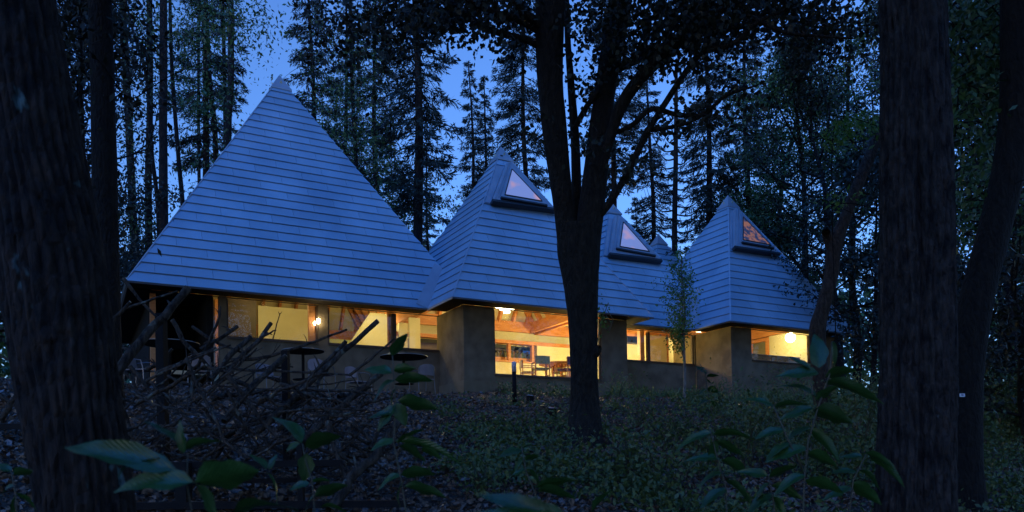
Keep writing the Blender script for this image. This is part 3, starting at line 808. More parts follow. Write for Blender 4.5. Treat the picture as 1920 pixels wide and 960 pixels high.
# ------------------------------------------------------------------ terrace furniture
M_CHROME = mat('satin steel tube', (.16, .16, .18), rough=.35, metal=.8)
M_SHELL = mat('pale chair shell', (.20, .17, .19), (.26, .23, .25), rough=.6, scale=4)
def terrace_chair(label, px, py, Y, rz):
    p = at(px, py, Y); p[2] -= .78
    t = thing('terrace_chair', label, 'chair', p, rz, 'pale shell chairs on the terrace')
    for s in (-1, 1):
        MB().tube([(s * .24, -.22, 0), (s * .24, -.20, .44), (s * .24, -.15, .62), (s * .25, .0, .64), (s * .25, .2, .62)], .011, 6).build('leg', M_CHROME, t)
        MB().tube([(s * .24, .24, 0), (s * .23, .20, .44), (s * .21, .25, .74)], .011, 6).build('leg', M_CHROME, t)
    MB().box(-.22, .22, -.22, .2, .42, .445).build('seat', M_SHELL, t)
    c = MB(); N_ = 10; n_ = N_ + 1; V_ = []; F_ = []
    for dy in (0, .02):
        for z_, kk in ((.52, 0), (.70, .02), (.76, .03), (.785, .035)):
            for k in range(n_):
                a = k / N_ - .5
                zz = z_ - (.03 * (2 * a) ** 4 * 3 if z_ > .6 else 0)
                V_.append((a * .46, .27 - .35 * a * a + kk + dy, zz))
    for j in range(3):
        for k in range(N_):
            a = j * n_ + k; F_.append((a, a + 1, a + n_ + 1, a + n_)); b = a + 4 * n_; F_.append((b, b + n_, b + n_ + 1, b + 1))
    for k in range(N_): F_.append((3 * n_ + k, 3 * n_ + k + 1, 7 * n_ + k + 1, 7 * n_ + k))
    c.add(V_, F_).build('backrest', M_SHELL, t)
    return t
terrace_chair('pale shell chair on the terrace nearest the plastered corner pier', 791, 686, 19.6, TH + 3.3)
terrace_chair('pale shell chair on the terrace under the wide two-pane window', 603, 676, 18.8, TH + 2.2)
terrace_chair('pale shell chair on the terrace left of the steel post', 506, 680, 18.3, TH + .4)
terrace_chair('pale shell chair in front of the lit door jamb', 374, 668, 17.2, TH + 3.0)
terrace_chair('pale shell chair leftmost on the dark porch', 262, 664, 16.6, TH + 1.0)
terrace_chair('pale shell chair half hidden behind the leafy sapling', 672, 690, 19.0, TH + 1.9)
def terrace_table(label, px, py, Y, r):
    p = at(px, py, Y); p[2] -= .71
    t = thing('terrace_table', label, 'table', p, 0, 'round dark tables on the terrace')
    MB().lathe([(.001, .69), (r, .69), (r + .01, .70), (r, .715), (.001, .715)], 36).build('tabletop', M_STEEL, t)
    MB().lathe([(r + .001, .695), (r + .018, .70), (r + .018, .715), (r + .001, .72)], 36).build('rim', M_CHROME, t)
    MB().tube([(0, 0, .02), (0, 0, .69)], .035, 10).build('pedestal', M_STEEL, t)
    MB().lathe([(.001, 0), (.25, 0), (.25, .015), (.001, .02)], 24).build('base', M_STEEL, t)
terrace_table('round dark terrace table beside the plastered corner pier', 757, 669, 20.2, .60)
terrace_table('round dark terrace table below the lit bracket lamp', 568, 658, 19.2, .5)
terrace_table('round dark terrace table on the porch holding a folded white card', 318, 644, 17.0, .6)
p = at(345, 647, 17.0); 
cardo = MB().add([(-.05, -.06, 0), (.09, -.06, 0), (-.05, -.03, .10), (-.05, .05, 0), (.09, .05, 0)], [(0, 1, 2), (3, 2, 4), (0, 2, 3), (1, 4, 2), (0, 3, 4, 1)]).build('menu_card', mat('white card', (.7, .72, .78)))
cardo.location = tuple(p); tag(cardo, 'folded white card standing on the porch table', 'card')
cardo.location.z = at(318, 644, 17.0)[2] + .006
# bollard, path spotlights, log edging
p = ground_at(965, 757)
bo = thing('bollard_lamp', 'slim dark bollard with a pale frosted head in front of the large window', 'lamp', p)
hh = (757 - 678) / FPX * p[1]
MB().lathe([(.001, -.1), (.055, -.1), (.055, hh - .24), (.001, hh - .24)], 16).build('post', M_STEEL, bo, True)
MB().lathe([(.001, hh - .239), (.056, hh - .239), (.056, hh - .01), (.05, hh), (.001, hh)], 16).build('head', mat('frosted head', (.55, .52, .6), rough=.5), bo, True)
for k, (px, py, lb) in enumerate(((1034, 778, 'short dark spotlight canister with a blue top left of the maple trunk'), (992, 752, 'small dark spotlight canister close behind the bollard lamp'))):
    p = ground_at(px, py + 6)
    s_ = thing('garden_spotlight', lb, 'lamp', p, k, 'garden spotlights by the maple')
    MB().tube([(0, 0, -.03), (.01, -.02, .09), (.015, -.03, .20)], [.085, .09, .09], 16).build('housing', M_STEEL, s_)
    MB().tube([(.016, -.032, .201), (.018, -.034, .215)], [.075, .075], 16).build('lens', mat('spot lens %d' % k, (.3, .36, .5), rough=.2), s_)
for k, (px, py, L_, r, rz, el, lb) in enumerate(((1008, 735, .62, .075, .3, .35, 'sawn log with a bright cut end below the large window'), (1060, 757, .55, .08, .8, .5, 'sawn log leaning beside the foot of the maple trunk'), (1214, 768, .40, .07, .35, .3, 'short pale log lying in the leaf litter right of the maple'), (1374, 767, .45, .06, .3, .3, 'thin pale log lying below the corner of the right pyramid'), (940, 735, .4, .12, 1.9, .1, 'dark stump of wood left of the bollard lamp'), (1045, 765, .3, .13, 2.5, .1, 'dark round stone-like stump between the spotlight and the maple'))):
    p = ground_at(px, py)
    d = np.array([math.cos(rz), math.sin(rz) * .6, el]); d /= np.linalg.norm(d)
    lg = thing('log', lb, 'log', p, 0, 'cut logs along the bank')
    MB().tube([-d * L_ / 2, d * 0.02, d * L_ / 2], [r, r * 1.03, r * .97], 14).build('bark', M_BRANCH, lg)
    MB().tube([d * (L_ / 2 + .001), d * (L_ / 2 + .006)], [r * .9, r * .88], 14).build('cut_end', M_CUT, lg)
# ------------------------------------------------------------------ trees
def trunk_mesh(P_, rad, nseg=14, per=6, rough=.06, seed=1, furrow=0.0, flare=0.0, zs=1.0, groove=None):
    """tapered, noisy tube through P_; furrow carves vertical bark ridges"""
    P_ = [np.array(p, float) for p in P_]
    pts = []; rr = []
    for i in range(len(P_) - 1):
        a0 = P_[max(i - 1, 0)]; a1 = P_[i]; a2 = P_[i + 1]; a3 = P_[min(i + 2, len(P_) - 1)]
        for t in np.linspace(0, 1, per, endpoint=False):
            t2, t3 = t * t, t * t * t
            pts.append(.5 * ((2 * a1) + (-a0 + a2) * t + (2 * a0 - 5 * a1 + 4 * a2 - a3) * t2 + (-a0 + 3 * a1 - 3 * a2 + a3) * t3))
            rr.append(rad[i] * (1 - t) + rad[i + 1] * t)
    pts.append(P_[-1]); rr.append(rad[-1])
    pts = np.array(pts); rr = np.array(rr); N = len(pts)
    tan = np.gradient(pts, axis=0); tan /= np.linalg.norm(tan, axis=1)[:, None]
    A = []; prev = np.array([1.0, 0, 0]) if abs(tan[0][0]) < .9 else np.array([0, 1.0, 0])
    for t in tan:
        prev = prev - t * (prev @ t); prev /= np.linalg.norm(prev); A.append(prev)
    A = np.array(A); B = np.cross(tan, A)
    q = np.arange(nseg) / nseg * 2 * np.pi
    s = np.concatenate([[0], np.cumsum(np.linalg.norm(np.diff(pts, axis=0), axis=1))])
    Q, S_ = np.meshgrid(q, s); r = rr[:, None] * np.ones_like(Q)
    cx, cy = np.cos(Q), np.sin(Q)
    r *= 1 + rough * (vnoise(cx * 1.3 + 7 + seed, S_ * 1.2 / zs + cy * 1.3, seed) - .5) * 2
    if furrow:
        fr_ = max(8, nseg // 5)
        u = Q / (2 * np.pi) * fr_ + 1.2 * vnoise(S_ * 1.5, cx * 2 + 9, seed + 3)
        rid = np.abs((u % 1) - .5) * 2
        plate = vnoise(np.floor(u) * 3.1, S_ * 6 + np.floor(u) * 1.7, seed + 5)
        r -= rr[:, None] * furrow * ((1 - rid) ** 2 * 1.2 + (plate < .3) * .35 + .5 * vnoise(u * 3, S_ * 14, seed + 8))
    if groove is not None:
        d = np.angle(np.exp(1j * (Q - groove - .06 * np.sin(S_ * 1.1)))); r *= 1 - .17 * np.exp(-(d / .10) ** 2) - .05 * np.exp(-(d / .4) ** 2)
    if flare: r *= 1 + flare * np.exp(-S_ / (.35 * zs)) * (1 + .35 * np.cos(Q * 4 + seed))
    V = pts[:, None, :] + r[..., None] * (cx[..., None] * A[:, None, :] + cy[..., None] * B[:, None, :])
    V = V.reshape(-1, 3)
    i, j = np.meshgrid(np.arange(N - 1), np.arange(nseg), indexing='ij'); jn = (j + 1) % nseg
    F = np.stack([i * nseg + j, i * nseg + jn, (i + 1) * nseg + jn, (i + 1) * nseg + j], -1).reshape(-1, 4)
    return V, F, pts
class NP:
    def __init__(s): s.V = []; s.F = []; s.n = 0
    def add(s, V, F): s.V.append(np.asarray(V)); s.F.append(np.asarray(F) + s.n); s.n += len(V); return s
    def build(s, name, m_, parent=None, smooth=True, off=None):
        V = np.concatenate(s.V)
        if off is not None: V = V - off
        return obj(name, mesh_np(name, V, np.concatenate(s.F)), m_, parent, smooth)
# ------------------------------------------------------------------ dead hedge: steel frame and heaped branches
fr = thing('steel_rack', 'black steel rack of posts and flat rails holding the heaped branches', 'rack', ground_at(490, 925))
FO = np.array(fr.location)
def fbar(a, b, w_, h_, nm): MB().bar(a - FO, b - FO, w_, h_).build(nm, M_STEEL, fr)
for (px, p0, p1, Y, w_) in ((535, 658, 870, 8.0, .065), (302, 588, 880, 8.0, .085), (343, 868, 975, 6.6, .10), (562, 800, 960, 6.9, .05), (75, 700, 900, 7.0, .09)):
    a, b = at(px, p0, Y), at(px + (p1 - p0) * .02, p1, Y); fbar(a, b, w_, w_, 'post')
fbar(at(235, 874, 6.6), at(642, 868, 6.9), .10, .055, 'rail'); fbar(at(240, 949, 6.5), at(762, 944, 6.8), .12, .06, 'rail')
fbar(at(335, 905, 6.9), at(560, 900, 7.1), .05, .04, 'rail'); fbar(at(0, 800, 7.3), at(100, 800, 7.3), .05, .05, 'rail')
def wob(pts, k, amp, rs):
    pts = [np.array(p, float) for p in pts]; out = []
    for a, b in zip(pts[:-1], pts[1:]):
        for t in np.linspace(0, 1, k, endpoint=False): out.append(a + (b - a) * t + np.array([rs.uniform(-amp, amp) for _ in range(3)]))
    out.append(pts[-1]); return out
rs = random.Random(11)
def branch(pts, wpx, label, Y0, Y1=None, taper=.55, forks=(), amp=.22, twigs=None):
    Y1 = Y0 if Y1 is None else Y1; n_ = len(pts)
    P_ = [at(p[0], p[1], Y0 + (Y1 - Y0) * i / (n_ - 1)) for i, p in enumerate(pts)]
    r0 = wpx * .88 / 2 / FPX * (Y0 + Y1) / 2
    Q = wob(P_, 3, r0 * amp, rs); c0 = Q[0].copy()
    rr = [r0 * (1 - (1 - taper) * i / (len(Q) - 1)) * rs.uniform(.9, 1.12) for i in range(len(Q))]
    o = thing('branch', label, 'branch', c0, 0, 'branches heaped in the rack')
    V, F, _ = trunk_mesh([q - c0 for q in Q], rr, 10, 3, .09, rs.randrange(99), furrow=.05); NP().add(V, F).build('limb', M_BRANCH, o, True)
    for q_ in range((rs.randrange(0, 3) if wpx < 18 else 2) if twigs is None else twigs):
        j_ = rs.randrange(2, len(Q) - 1); e_ = Q[j_] - c0 + np.array([rs.uniform(-.12, .12), rs.uniform(-.08, .08), rs.uniform(-.02, .18)])
        MB().tube([Q[j_] - c0, (Q[j_] - c0 + e_) / 2 + np.array([0, 0, .015]), e_], [rr[j_] * .45, rr[j_] * .33, rr[j_] * .15], 6).build('side_shoot', M_BRANCH, o)
    e = Q[-1] - Q[-2]; e /= np.linalg.norm(e)
    MB().tube([Q[-1] - c0 + e * .0005, Q[-1] - c0 + e * .004], [rr[-1] * .93, rr[-1] * .9], 9).build('cut_end', M_CUT if wpx > 9 else M_BRANCH, o)
    for f in forks:
        F_ = [at(p[0], p[1], (Y0 + Y1) / 2) - c0 for p in f]; MB().tube(wob(F_, 3, r0 * .2, rs), list(np.linspace(r0 * .6, r0 * .25, 3 * (len(F_) - 1) + 1)), 7).build('side_shoot', M_BRANCH, o)
    return o
ML = 'bare weathered branch in the tangle of the heap'
branch([(214, 705), (262, 642), (308, 592), (352, 541)], 21, 'thick pale limb rising to a blunt sawn tip against the dark porch', 7.4, 8.0, .8)
branch([(236, 578), (262, 570), (300, 556), (333, 546)], 7, 'thin stick pointing right just under the left eave', 7.6)
branch([(232, 522), (262, 562), (302, 602)], 9, 'slim branch falling from the big left trunk towards the steel post', 7.9)
branch([(203, 650), (213, 600), (244, 566)], 12, 'short thick fork close to the big left trunk', 7.5)
branch([(395, 712), (430, 668), (470, 632)], 14, 'stout stub below the dark window, first of the pair', 7.6, 8, .85)
branch([(405, 722), (445, 676), (486, 637), (508, 606)], 11, 'forked branch crossing the lit left window with a dark tip', 7.7, 8, .8, forks=([(486, 637), (502, 626), (518, 619)],))
branch([(512, 636), (519, 607), (525, 588)], 3, 'thin upright twig silhouetted in the lit left window', 8, 8, .6, forks=([(524, 590), (522, 584)], [(524, 590), (529, 584)]))
branch([(433, 676), (470, 674), (508, 668), (560, 651), (612, 632), (650, 618)], 8, 'long slim branch reaching right across the sill to the wide window', 7.8, 8.2)
branch([(480, 812), (545, 752), (600, 700), (640, 662), (708, 602)], 15, 'long straight dark branch pointing up across the wide window', 7.4, 8.0, .75)
branch([(548, 745), (600, 690), (648, 640)], 12, 'blunt dark branch lying just under the long straight one', 7.7, 8, .8)
branch([(655, 704), (692, 676), (742, 632)], 7, 'thin branch whose tip crosses the post of the wide window', 7.8)
branch([(395, 690), (470, 694), (560, 698), (655, 703)], 7, 'nearly level branch lying in front of the terrace chairs', 7.8)
branch([(420, 790), (455, 745), (493, 706), (535, 668)], 15, 'pale thick branch leaning up to the top of the steel post', 7.2, 7.9, .85)
branch([(425, 700), (455, 740), (485, 780), (528, 832)], 13, 'crooked branch running down right below the steel post', 7.2)
branch([(620, 958), (655, 900), (700, 858), (752, 783)], 26, 'heaviest limb of the heap leaning out at its lower right', 6.6, 7.2, .75)
branch([(540, 850), (600, 800), (655, 748), (715, 700)], 18, 'heavy dark limb behind the leafy sapling', 7.2, 7.8, .7)
branch([(350, 672), (375, 735), (404, 785), (422, 828), (462, 860)], 9, 'long bending branch that drops to the end of the flat rail', 7, 6.9)
branch([(243, 688), (279, 730), (326, 782)], 10, 'dark branch slanting down from the pale limb', 7.5)
branch([(614, 790), (630, 850), (655, 920)], 14, 'grey branch standing behind the end of the flat rail', 7, 6.8)
branch([(560, 820), (600, 842), (640, 856), (694, 884)], 11, 'knotty branch crossing low behind the single upright leaf', 7)
branch([(360, 612), (400, 640), (470, 668)], 8, 'thin branch crossing the lit door jamb', 7.9)
branch([(322, 600), (345, 640), (395, 690), (440, 700)], 11, 'branch hanging from the top of the thick pale limb', 7.7)
branch([(370, 690), (392, 640), (410, 598), (413, 575)], 8, 'pointed branch rising in front of the lit door jamb', 7.8)
branch([(375, 655), (410, 636), (445, 612)], 9, 'short sloping stub left of the dark window', 7.8, 8, .9)
branch([(0, 790), (22, 755), (44, 715)], 16, 'thick branch at the left edge of the photo beyond the big trunk', 6.5)
branch([(0, 668), (22, 676), (45, 684)], 5, 'thin branch at the left edge of the photo, the highest there', 7.3)
branch([(0, 740), (30, 762), (60, 752)], 8, 'bent branch at the left edge of the photo, the lowest there', 7)
for k in range(230):
    x0 = rs.uniform(190, 760); y0 = rs.uniform(690, 900) if x0 < 640 else rs.uniform(770, 930)
    y0 = max(y0, 690 + max(0, x0 - 480) * .35)
    ang = rs.choice([rs.uniform(-1.1, -.3), rs.uniform(-.8, -.35), rs.uniform(.2, 1.1), rs.uniform(-.15, .15)]); Lp = rs.uniform(50, 190)
    x1, y1 = x0 + Lp * math.cos(ang), y0 + Lp * math.sin(ang)
    if x1 > 775 or y1 > 935 or y1 < 640 + max(0, x1 - 560) * .55: continue
    Y = rs.uniform(6.9, 8.2); w_ = rs.choice([2.5, 3, 3.5, 4, 5, 6, 7, 9, 11])
    th_ = 'hair-thin' if w_ < 3.2 else 'thin' if w_ < 5 else 'finger-thick' if w_ < 8 else 'thick'
    li_ = 'rising to the right' if ang < -.2 else 'falling to the right' if ang > .18 else 'lying nearly level'
    xm, ym = (x0 + x1) / 2, (y0 + y1) / 2
    zx = 'beside the lichen-spotted trunk' if xm < 290 else 'left of the lit door jamb' if xm < 400 else 'below the dark window' if xm < 500 else 'around the short steel post' if xm < 590 else 'below the wide window' if xm < 690 else 'at the right end of the heap'
    zy = 'high' if ym < 715 else 'midway up' if ym < 775 else 'low' if ym < 840 else 'at the very bottom'
    ML = '%s stick %s, %s %s' % (th_, li_, zy, zx)
    if len(ML.split()) > 16: ML = ML.replace('to the right', 'rightwards')
    branch([(x0, y0), ((x0 + x1) / 2 + rs.uniform(-8, 8), (y0 + y1) / 2 + rs.uniform(-8, 8)), (x1, y1)], w_, ML, Y, Y + rs.uniform(-.35, .35), amp=rs.uniform(.4, 1.3), twigs=rs.randrange(1, 4))
def leafquads(P_, size, r_, aspect=.5, down=.3, jit=.3, D_=None):
    n_ = len(P_); d = r_.normal(size=(n_, 3)) if D_ is None else D_ + r_.normal(size=(n_, 3)) * .5
    d[:, 2] -= down; d /= np.linalg.norm(d, axis=1)[:, None]
    s = np.cross(d, r_.normal(size=(n_, 3))); s /= np.linalg.norm(s, axis=1)[:, None] + 1e-9
    l = size * (1 + jit * r_.uniform(-1, 1, n_))[:, None]; w_ = l * aspect * .5
    V = np.stack([P_, P_ + d * l * .45 + s * w_, P_ + d * l, P_ + d * l * .45 - s * w_], 1).reshape(-1, 3)
    return V, np.arange(n_ * 4).reshape(-1, 4)
def conifer_mesh(seed, Ht=24, base=8.0, rmax=2.1, dens=1.0):
    r_ = np.random.default_rng(seed); tr = NP(); P_ = []; Dn = []
    nz = 7
    tp = [np.array([.12 * math.sin(k * 1.3 + seed), .12 * math.cos(k + seed), Ht * k / nz]) for k in range(nz + 1)]
    V, F, pts = trunk_mesh(tp, [.24 * (1 - .93 * k / nz) + .01 for k in range(nz + 1)], 9, 5, .05, seed, flare=.4); tr.add(V, F)
    def axis_at(z): return np.array([np.interp(z, pts[:, 2], pts[:, 0]), np.interp(z, pts[:, 2], pts[:, 1]), z])
    z = 3.0
    while z < Ht - .15:
        dead = z < base; t = (z - base) / (Ht - base)
        nb = 2 if dead else 5
        for k in range(nb):
            az = r_.uniform(0, 2 * np.pi); zz = z + r_.uniform(-.2, .2)
            if dead: L = r_.uniform(.3, 1.5)
            else: L = rmax * (min(1, .45 + t * 3) * (1 - t) ** .75 + .06) * r_.uniform(.55, 1.12)
            d = np.array([math.cos(az), math.sin(az), r_.uniform(-.25, .25) if not dead else r_.uniform(-.5, .2)])
            m_ = 6; ts = np.linspace(0, 1, m_)
            sag = (-.5 if not dead else r_.uniform(-.4, .1)) * L
            bp = axis_at(zz)[None] + d[None] * (ts * L)[:, None]; bp[:, 2] += sag * ts ** 1.5 + .22 * L * ts ** 3
            mbp = MB().tube(list(bp), list(np.linspace(.028 * (.5 + L / 3), .006, m_)), 3, cap=False)
            tr.add(mbp.v, mbp.f)
            if dead:
                if L > .8:
                    for q in range(3):
                        p = bp[2 + q]; e = p + np.array([r_.normal() * .2, r_.normal() * .2, -.25 * r_.random()]); x = MB().tube([p, e], [.008, .003], 3, cap=False); tr.add(x.v, x.f)
                continue
            st = max(3, int(L / .10 * dens)); tt = r_.uniform(.12, 1, st)
            bb = np.stack([np.interp(tt, ts, bp[:, c]) for c in range(3)], -1)
            side = np.cross(d, [0, 0, 1]); side /= np.linalg.norm(side)
            for sg in (-1, 1):
                tl = (.16 + .34 * (1 - tt)) * min(1, L)
                dirv = d[None] * .65 + sg * side[None] * .8 + np.array([0, 0, -.35]) + r_.normal(size=(st, 3)) * .12
                for f_ in (.05, .3, .55, .8, 1.0):
                    P_.append(bb + dirv * (tl * f_)[:, None]); Dn.append(dirv)
        z += .42 if not dead else .8
    P_ = np.concatenate(P_); Dn = np.concatenate(Dn)
    V, F = leafquads(P_, .21, r_, .20, .25, .35, Dn)
    return mesh_tuple('fir', tr, V, F)
def mesh_tuple(nm, tr, V, F):
    return (mesh_np(nm + '_trunk', np.concatenate(tr.V), np.concatenate(tr.F)), mesh_np(nm + '_crown', V, F))
# conifer branch tubes use quads only, so strip caps
def broad_mesh(seed, Ht=15, base=4.0, spread=3.2, lean=(0, 0), leaf=.145, nl=14500, r0=.2):
    r_ = np.random.default_rng(seed); rp = random.Random(seed); tr = NP(); tips = []
    nz = 6
    tp = [np.array([lean[0] * (k / nz) ** 1.3 * Ht + rp.uniform(-.2, .2) * (k > 0), lean[1] * k / nz * Ht + rp.uniform(-.2, .2) * (k > 0), Ht * .86 * k / nz]) for k in range(nz + 1)]
    V, F, pts = trunk_mesh(tp, [r0 * (1 - .85 * k / nz) for k in range(nz + 1)], 9, 5, .08, seed, flare=.4); tr.add(V, F)
    def grow(p, d, L, r, lev):
        m_ = 4; q = [p]
        for k in range(m_):
            d = d + np.array([rp.gauss(0, .18), rp.gauss(0, .18), rp.gauss(.05, .12)]); d /= np.linalg.norm(d)
            q.append(q[-1] + d * L / m_)
        x = MB().tube(q, list(np.linspace(r, r * .4, m_ + 1)), 4, cap=False); tr.add(x.v, x.f)
        if lev == 0: tips.extend(q[1:]); return
        for k in range(4):
            a = rp.uniform(0, 6.28); e = d + np.array([math.cos(a), math.sin(a), rp.uniform(-.2, .5)]) * .9; e /= np.linalg.norm(e)
            grow(q[1 + k % m_ if k % m_ < m_ else m_], e, L * .55, r * .45, lev - 1)
        tips.append(q[-1])
    nb = 17
    for k in range(nb):
        t = k / (nb - 1); z = base + (Ht * .84 - base) * t
        p = np.array([np.interp(z, pts[:, 2], pts[:, 0]), np.interp(z, pts[:, 2], pts[:, 1]), z]); a = k * 2.4 + rp.uniform(-.4, .4)
        L = spread * (math.sin(math.pi * (.22 + .62 * t))) * rp.uniform(.7, 1.1)
        d = np.array([math.cos(a), math.sin(a), .25 + .6 * t]); d /= np.linalg.norm(d)
        grow(p, d, L, r0 * .35 * (1 - .5 * t), 1)
    tips = np.array(tips); c = tips[r_.integers(0, len(tips), nl)]
    keep = vnoise(c[:, 0] * 1.1 + 50 + c[:, 2] * .7, c[:, 1] * 1.1 + 20 - c[:, 2] * .5, seed) > .30
    c = c[keep]; P_ = c + r_.normal(size=c.shape) * np.array([.30, .30, .16])
    V, F = leafquads(P_, leaf, r_, .45, .45, .35)
    return mesh_tuple('broad', tr, V, F)
# quads only for NP: patch MB.tube faces are quads when cap=False
FIR = [conifer_mesh(21, 25, 5.5, 2.5, 1.15), conifer_mesh(22, 25, 7.5, 2.0, 1.05), conifer_mesh(23, 22, 4.5, 1.9, 1.1), conifer_mesh(24, 27, 12.5, 2.4, 1.1)]
BRO = [broad_mesh(31, 15, 3.0, 3.6, (.05, .02)), broad_mesh(32, 17, 5.0, 3.2, (-.10, .0)), broad_mesh(33, 9, 1.0, 2.6, (.02, .05), nl=11000, r0=.1), broad_mesh(34, 18, 5.5, 3.0, (.16, 0))]
def place(kind, px, Y, name, label, cat, group, s=1.0, rz=0, mt=None, ml=None, base=None, tilt=0):
    me_t, me_c = kind
    p = at(px, 700, Y); z = float(gz(p[0], p[1])) - .1 if base is None else base
    o = thing(name, label, cat, (p[0], p[1], z), rz, group); o.scale = (s, s, s)
    if tilt: o.rotation_euler = (0, tilt, 0)
    obj('trunk', me_t, mt or M_BARKF, o, True); obj('crown', me_c, ml or M_NEEDLE, o)
    return o
G1 = 'tall firs behind the pavilion'
F_ = [(590, 38, 0, .98, 'slender fir just right of the tallest roof peak'), (655, 40, 1, .95, 'thin fir second to the right of the tallest roof peak'), (712, 37, 0, .92, 'bushy fir left of the broad fir in the gap between the first two roofs'),
      (786, 31, 1, 1.05, 'broad thick-trunked fir filling the gap between the first two roofs'), (806, 46, 2, .8, 'fir peeping out behind the broad one in the roof gap'), (889, 47, 2, 1.02, 'left of the two joined firs above the second roof'),
      (918, 48, 2, 1.0, 'right of the two joined firs above the second roof'), (995, 40, 3, .95, 'fir whose boughs spread left of the forked maple'), (1156, 42, 3, 1.0, 'fir standing between the stems of the forked maple'),
      (1198, 56, 2, .78, 'small distant fir low between the maple and the snag'), (1335, 36, 0, .9, 'dark fir rising over the left of the right-hand peak'),
      (1228, 46, 1, .95, 'fir with a full top left of the bare snag'), (388, 36, 3, 1.0, 'fir with feathery boughs left of the tallest roof slope'),
      (1410, 40, 0, 1.0, 'fir rising behind the right-hand roof slope')]
for k, (px, Y, v_, s, lb) in enumerate(F_): place(FIR[v_], px, Y, 'fir_tree', lb, 'tree', G1, s, k * 1.7)
# slim bare trunks at left, each with its own course
def bare(pxs, Y, wpx, label, name='pine_tree', mt=None, seed=1, leaves=None, ml=None, nseg=10, to_ground=True, extra=None, furrow=0, flare=.3, leafsize=.12, group=None, groove=None, per=6, rough=.06):
    P_ = [at(a, b, Y) for a, b in pxs]; ws = wpx if hasattr(wpx, '__len__') else [wpx * (.8 + .25 * i / (len(pxs) - 1)) for i in range(len(pxs))]
    rad = [w_ / 2 / FPX * Y for w_ in ws]
    if to_ground:
        e = P_[-1].copy(); g0 = float(gz(e[0], e[1])) - .15
        if e[2] > g0 + .2: P_.append(np.array([e[0], e[1], g0])); rad.append(rad[-1] * 1.1)
    P_ = P_[::-1]; rad = rad[::-1]
    b0 = P_[0].copy()
    o = thing(name, label, 'tree', b0, 0, group)
    V, F, pts = trunk_mesh([p - b0 for p in P_], rad, nseg, per, rough, seed, furrow, flare, groove=groove)
    t_ = NP().add(V, F)
    if extra:
        for e in extra: t_.add(*e(b0))
    t_.build('trunk', mt or M_BARKF, o, True)
    return o, b0
LP = 'slim trunks at the left of the forest'
bare([(226, -60), (240, 200), (248, 380), (254, 500)], 34, 15, 'slim trunk first to the right of the black trunk', seed=2, group=LP)
bare([(280, -60), (281, 200), (278, 350), (280, 500)], 30, 13, 'slim dark trunk second to the right of the black trunk', seed=3, group=LP)
bare([(226, -40), (250, 60), (275, 150), (284, 280), (298, 430)], 28, [4, 5, 6, 8, 8], 'thin bowed stem curving between the slim left trunks', seed=4, group=LP)
bare([(307, -60), (306, 200), (307, 440)], 26, 16, 'straight slim trunk third to the right of the black trunk', seed=5, group=LP)
bare([(373, -40), (372, 200), (374, 400)], 40, 6, 'thinnest straight trunk left of the tallest roof slope', seed=6, group=LP)
bare([(383, -60), (393, 150), (405, 300)], 36, 10, 'slightly leaning trunk just left of the roof slope', seed=7, group=LP)
bare([(416, -60), (421, 140), (423, 280)], 38, 8, 'left of the paired trunks touching the tallest roof slope', seed=8, group=LP)
bare([(432, -60), (433, 140), (427, 290)], 34, 13, 'right of the paired trunks touching the tallest roof slope', seed=9, group=LP)
# standing snag with upswept dead boughs
def snag_boughs(b0):
    r_ = random.Random(3); out = NP()
    for k in range(26):
        y = 250 + k * 8; sg = 1 if k % 2 else -1
        L = r_.uniform(25, 60) * (1 if y > 300 else .7); p = [at(1265, y, 38) - b0, at(1265 + sg * L * .5, y + 2, 38 + r_.uniform(-1, 1)) - b0, at(1265 + sg * L * .9, y - L * .35, 38 + r_.uniform(-1.5, 1.5)) - b0, at(1265 + sg * L * 1.15, y - L * 1.1, 38) - b0]
        V, F, _ = trunk_mesh(p, [.045, .032, .02, .008], 4, 4, .1, k); out.add(V, F)
    return np.concatenate(out.V), np.concatenate(out.F)
bare([(1268, 120), (1267, 300), (1265, 470)], 38, [6, 9, 11], 'dead fir snag with upswept bare boughs between the skylight roofs', 'dead_fir', seed=12, extra=[snag_boughs])
# black trunk left, big trunks
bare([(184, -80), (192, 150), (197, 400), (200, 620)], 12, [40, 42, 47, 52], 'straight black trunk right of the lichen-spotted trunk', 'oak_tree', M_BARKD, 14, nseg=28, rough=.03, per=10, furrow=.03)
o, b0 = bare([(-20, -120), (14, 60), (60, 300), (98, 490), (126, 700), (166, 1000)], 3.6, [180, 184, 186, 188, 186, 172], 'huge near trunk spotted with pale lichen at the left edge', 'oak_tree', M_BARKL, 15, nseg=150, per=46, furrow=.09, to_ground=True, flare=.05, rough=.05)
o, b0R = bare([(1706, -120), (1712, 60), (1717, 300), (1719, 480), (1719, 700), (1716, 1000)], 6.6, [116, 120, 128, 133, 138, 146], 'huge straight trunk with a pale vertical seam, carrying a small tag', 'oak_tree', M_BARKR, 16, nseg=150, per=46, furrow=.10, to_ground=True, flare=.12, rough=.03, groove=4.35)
p = at(1777, 746, 6.6); p[1] -= .23; p[0] -= .01
tg = thing('tree_tag', 'small white number plate nailed to the huge right trunk', 'tag', p, .35)
MB().box(-.028, .028, -.002, .002, -.013, .013).build('plate', mat('tag white', (.62, .65, .72)), tg)
MB().box(-.014, .006, -.0035, -.0022, -.004, .006).box(.008, .013, -.0035, -.0022, -.003, .005).build('print', mat('tag ink', (.03, .04, .14)), tg)
bare([(1908, -100), (1906, 150), (1893, 300), (1862, 440), (1832, 560), (1815, 700), (1812, 880)], 10.5, [58, 56, 56, 58, 60, 56, 60], 'dark bent trunk leaning right behind the huge right trunk', 'oak_tree', M_BARKD, 17, nseg=40, per=12, furrow=.03, rough=.05)
